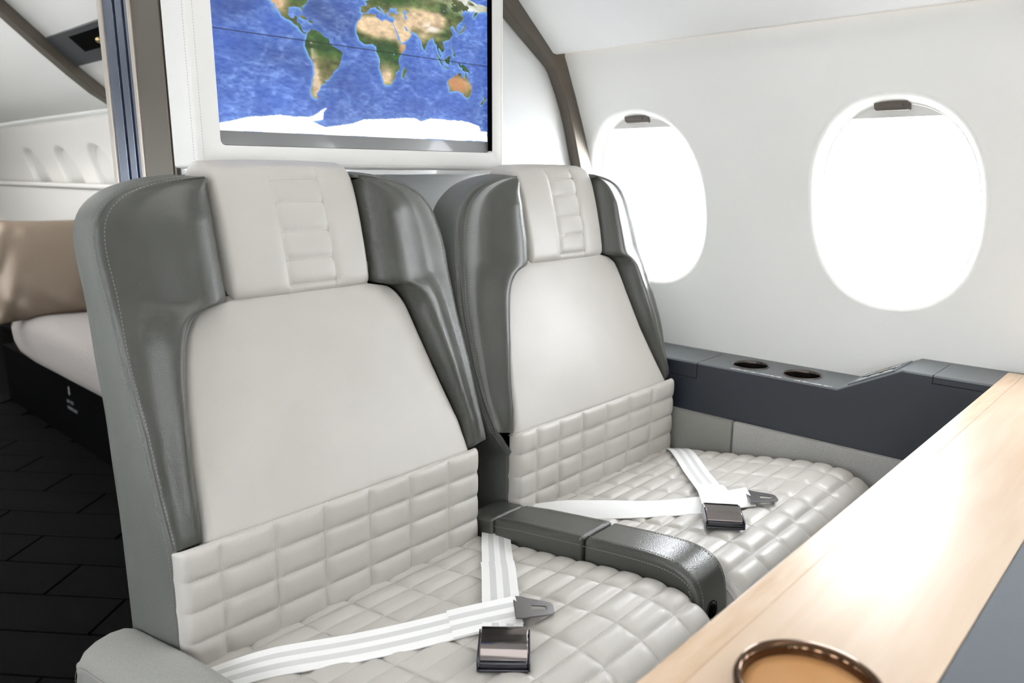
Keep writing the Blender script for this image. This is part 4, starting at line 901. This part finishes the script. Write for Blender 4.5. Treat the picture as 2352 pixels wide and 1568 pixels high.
# ------------------------------------------------------------------ aft cabin seen past the bulkhead
dv = thing('divan', (1.2, 3.0, -1.1), 'greige fabric divan along the wall behind the bulkhead', 'sofa')
cpv = smooth_curve([(1.335, -.625), (1.2, -.62), (1.02, -.615), (.965, -.624), (.938, -.645), (.930, -.69), (.932, -.74), (.938, -.795), (.955, -.815), (1.0, -.82)], 50, 2, 1)
V = []
ysd = [1.75, 2.5, 3.2, 3.7, 3.90, 3.99, 4.03, 4.05]
for i, y in enumerate(ysd):
    f_ = [0, 0, 0, 0, .006, .018, .04, .075][i]
    for p in cpv: V.append((p[0] + (f_ if p[0] < 1.2 else 0), y, p[1] + (-f_ if p[1] > -.7 else f_)))
F = gridF(len(ysd), 50).tolist(); o_ = (len(ysd) - 1) * 50; F.append([o_ + i for i in range(50)]); F.append(list(range(49, -1, -1)))
mesh('seat_cushion', V, F, GREIGE, dv)
box('divan_base', .975, 1.335, 1.75, 4.3, -1.1, -.822, BLACK, dv, bev=.005)
box('divan_back', 1.24, 1.335, 1.75, 3.40, -.60, -.30, GREIGE, dv, bev=.03, bevseg=5)
for k, s_ in enumerate(('LIFE VEST', 'UNDER SEAT')):
    text('lettering', s_, .020, (.9735, 3.42, -.93 - k * .028), (0, -1, 0), (0, 0, 1), mat('dim_print', (.25, .27, .30), .6) if k == 0 else bpy.data.materials['dim_print'], dv)
V = [(.9735, 3.38 + .012 * math.cos(a) * (1 if i % 2 else .5), -.875 + .020 * math.sin(a)) for i, a in enumerate(np.linspace(0, 2 * math.pi, 13)[:-1])]
V2 = [(x + .002, y, z) for x, y, z in V]; mesh('vest_symbol', V + V2, [list(range(12)), list(range(23, 11, -1))] + [[i, (i + 1) % 12, 12 + (i + 1) % 12, 12 + i] for i in range(12)], bpy.data.materials['dim_print'], dv, smooth=False)
box('divan_arm', 1.0, 1.335, 3.955, 4.04, -.60, -.33, GREIGE, dv, bev=.03, bevseg=5)
cb = thing('side_ledge', (1.5, 3.3, -1.1), 'plain white cabinet ledge running along the wall behind the divan', 'cabinet')
box('cabinet_face', 1.47, 1.53, 1.75, 6.5, -.80, -.087, WALL, cb, bev=.006)
box('cabinet_plinth', 1.475, 1.53, 1.75, 6.5, -1.1, -.798, BLACK, cb, bev=.002)
box('cabinet_top', 1.455, 1.585, 1.75, 6.5, -.086, -.067, WALL, cb, bev=.004)
# pillow
pw = thing('pillow', (1.17, 3.8, -.60), 'bronze satin pillow leaning on the greige divan', 'pillow')
n_ = 40; V = []
u = np.linspace(-1, 1, n_); Uu, Vv = np.meshgrid(u, u, indexing='ij')
d = np.clip((1 - np.abs(Uu) ** 3.0) * (1 - np.abs(Vv) ** 3.0), 0, 1) ** .45
pin = 1 - .05 * (1 - Vv ** 2) * np.abs(Uu) ** 4; pin2 = 1 - .07 * (1 - Uu ** 2) * np.abs(Vv) ** 4
wr = .014 * np.sin(Uu * 11 + Vv * 5) * np.exp(-((Vv + .75) / .22) ** 2) + .009 * np.sin(Uu * 17 - Vv * 6) * np.exp(-((np.abs(Uu) - .85) / .18) ** 2)
hy, hz = .30, .225
c0 = np.array([1.150, 3.80, -.42])
for s in (1, -1):
    for i in range(n_):
        for j in range(n_):
            a = Uu[i, j] * hy * pin[i, j]; b_ = Vv[i, j] * hz * pin2[i, j]; dd = s * (d[i, j] * .085 + wr[i, j] * (1 if s > 0 else 0))
            V.append(c0 + np.array([1, -.12, 0]) * a + np.array([0, .16, .987]) * b_ + np.array([-.1, -.98, .16]) * dd)
G0 = gridF(n_, n_); mesh('pillow_cover', V, G0.tolist() + (G0 + n_ * n_).tolist(), PILLOW, pw, weld=.0006)
# ceiling service unit: dark panel with air nozzles
def ceilpt(t_, y, off=0):                  # t_ along the slope of the side ceiling
    a = np.array([1.218, .432]); b_ = np.array([1.11, .527]); q_ = a + (b_ - a) * t_; n_v = np.array([-.63, -.77]); q_ = q_ + n_v * off
    return (q_[0], y, q_[1])
su = thing('service_unit', (1.16, 3.0, .45), 'dark overhead service panel with small air nozzles on the sloping ceiling', 'service panel')
def cbox(name, t0, t1, y0, y1, o0, o1, m, parent, bev=.003):
    V = [ceilpt(a, y, o_) for o_ in (o0, o1) for a, y in ((t0, y0), (t1, y0), (t1, y1), (t0, y1))]
    return mesh(name, V, [[0, 1, 2, 3], [7, 6, 5, 4]] + [[i, (i + 1) % 4, 4 + (i + 1) % 4, 4 + i] for i in range(4)], m, parent, bev=bev)
cbox('unit_frame', .0, 1.0, 1.9, 3.57, .006, .018, mat('slate_unit', (.035, .04, .045), .4), su)
cbox('nozzle_bay', .35, .85, 2.75, 3.35, .0175, .019, BLACK, su)
for y, t_ in ((2.86, .55), (2.98, .68), (3.12, .55)):
    p = ceilpt(t_, y, .022); 
    bm = bmesh.new(); bmesh.ops.create_uvsphere(bm, u_segments=16, v_segments=8, radius=.017); Vv_ = [(v.co.x + p[0], v.co.y + p[1], v.co.z * .7 + p[2]) for v in bm.verts]; Ff = [[v.index for v in f.verts] for f in bm.faces]; bm.free()
    mesh('air_nozzle', Vv_, Ff, GOLD, su)
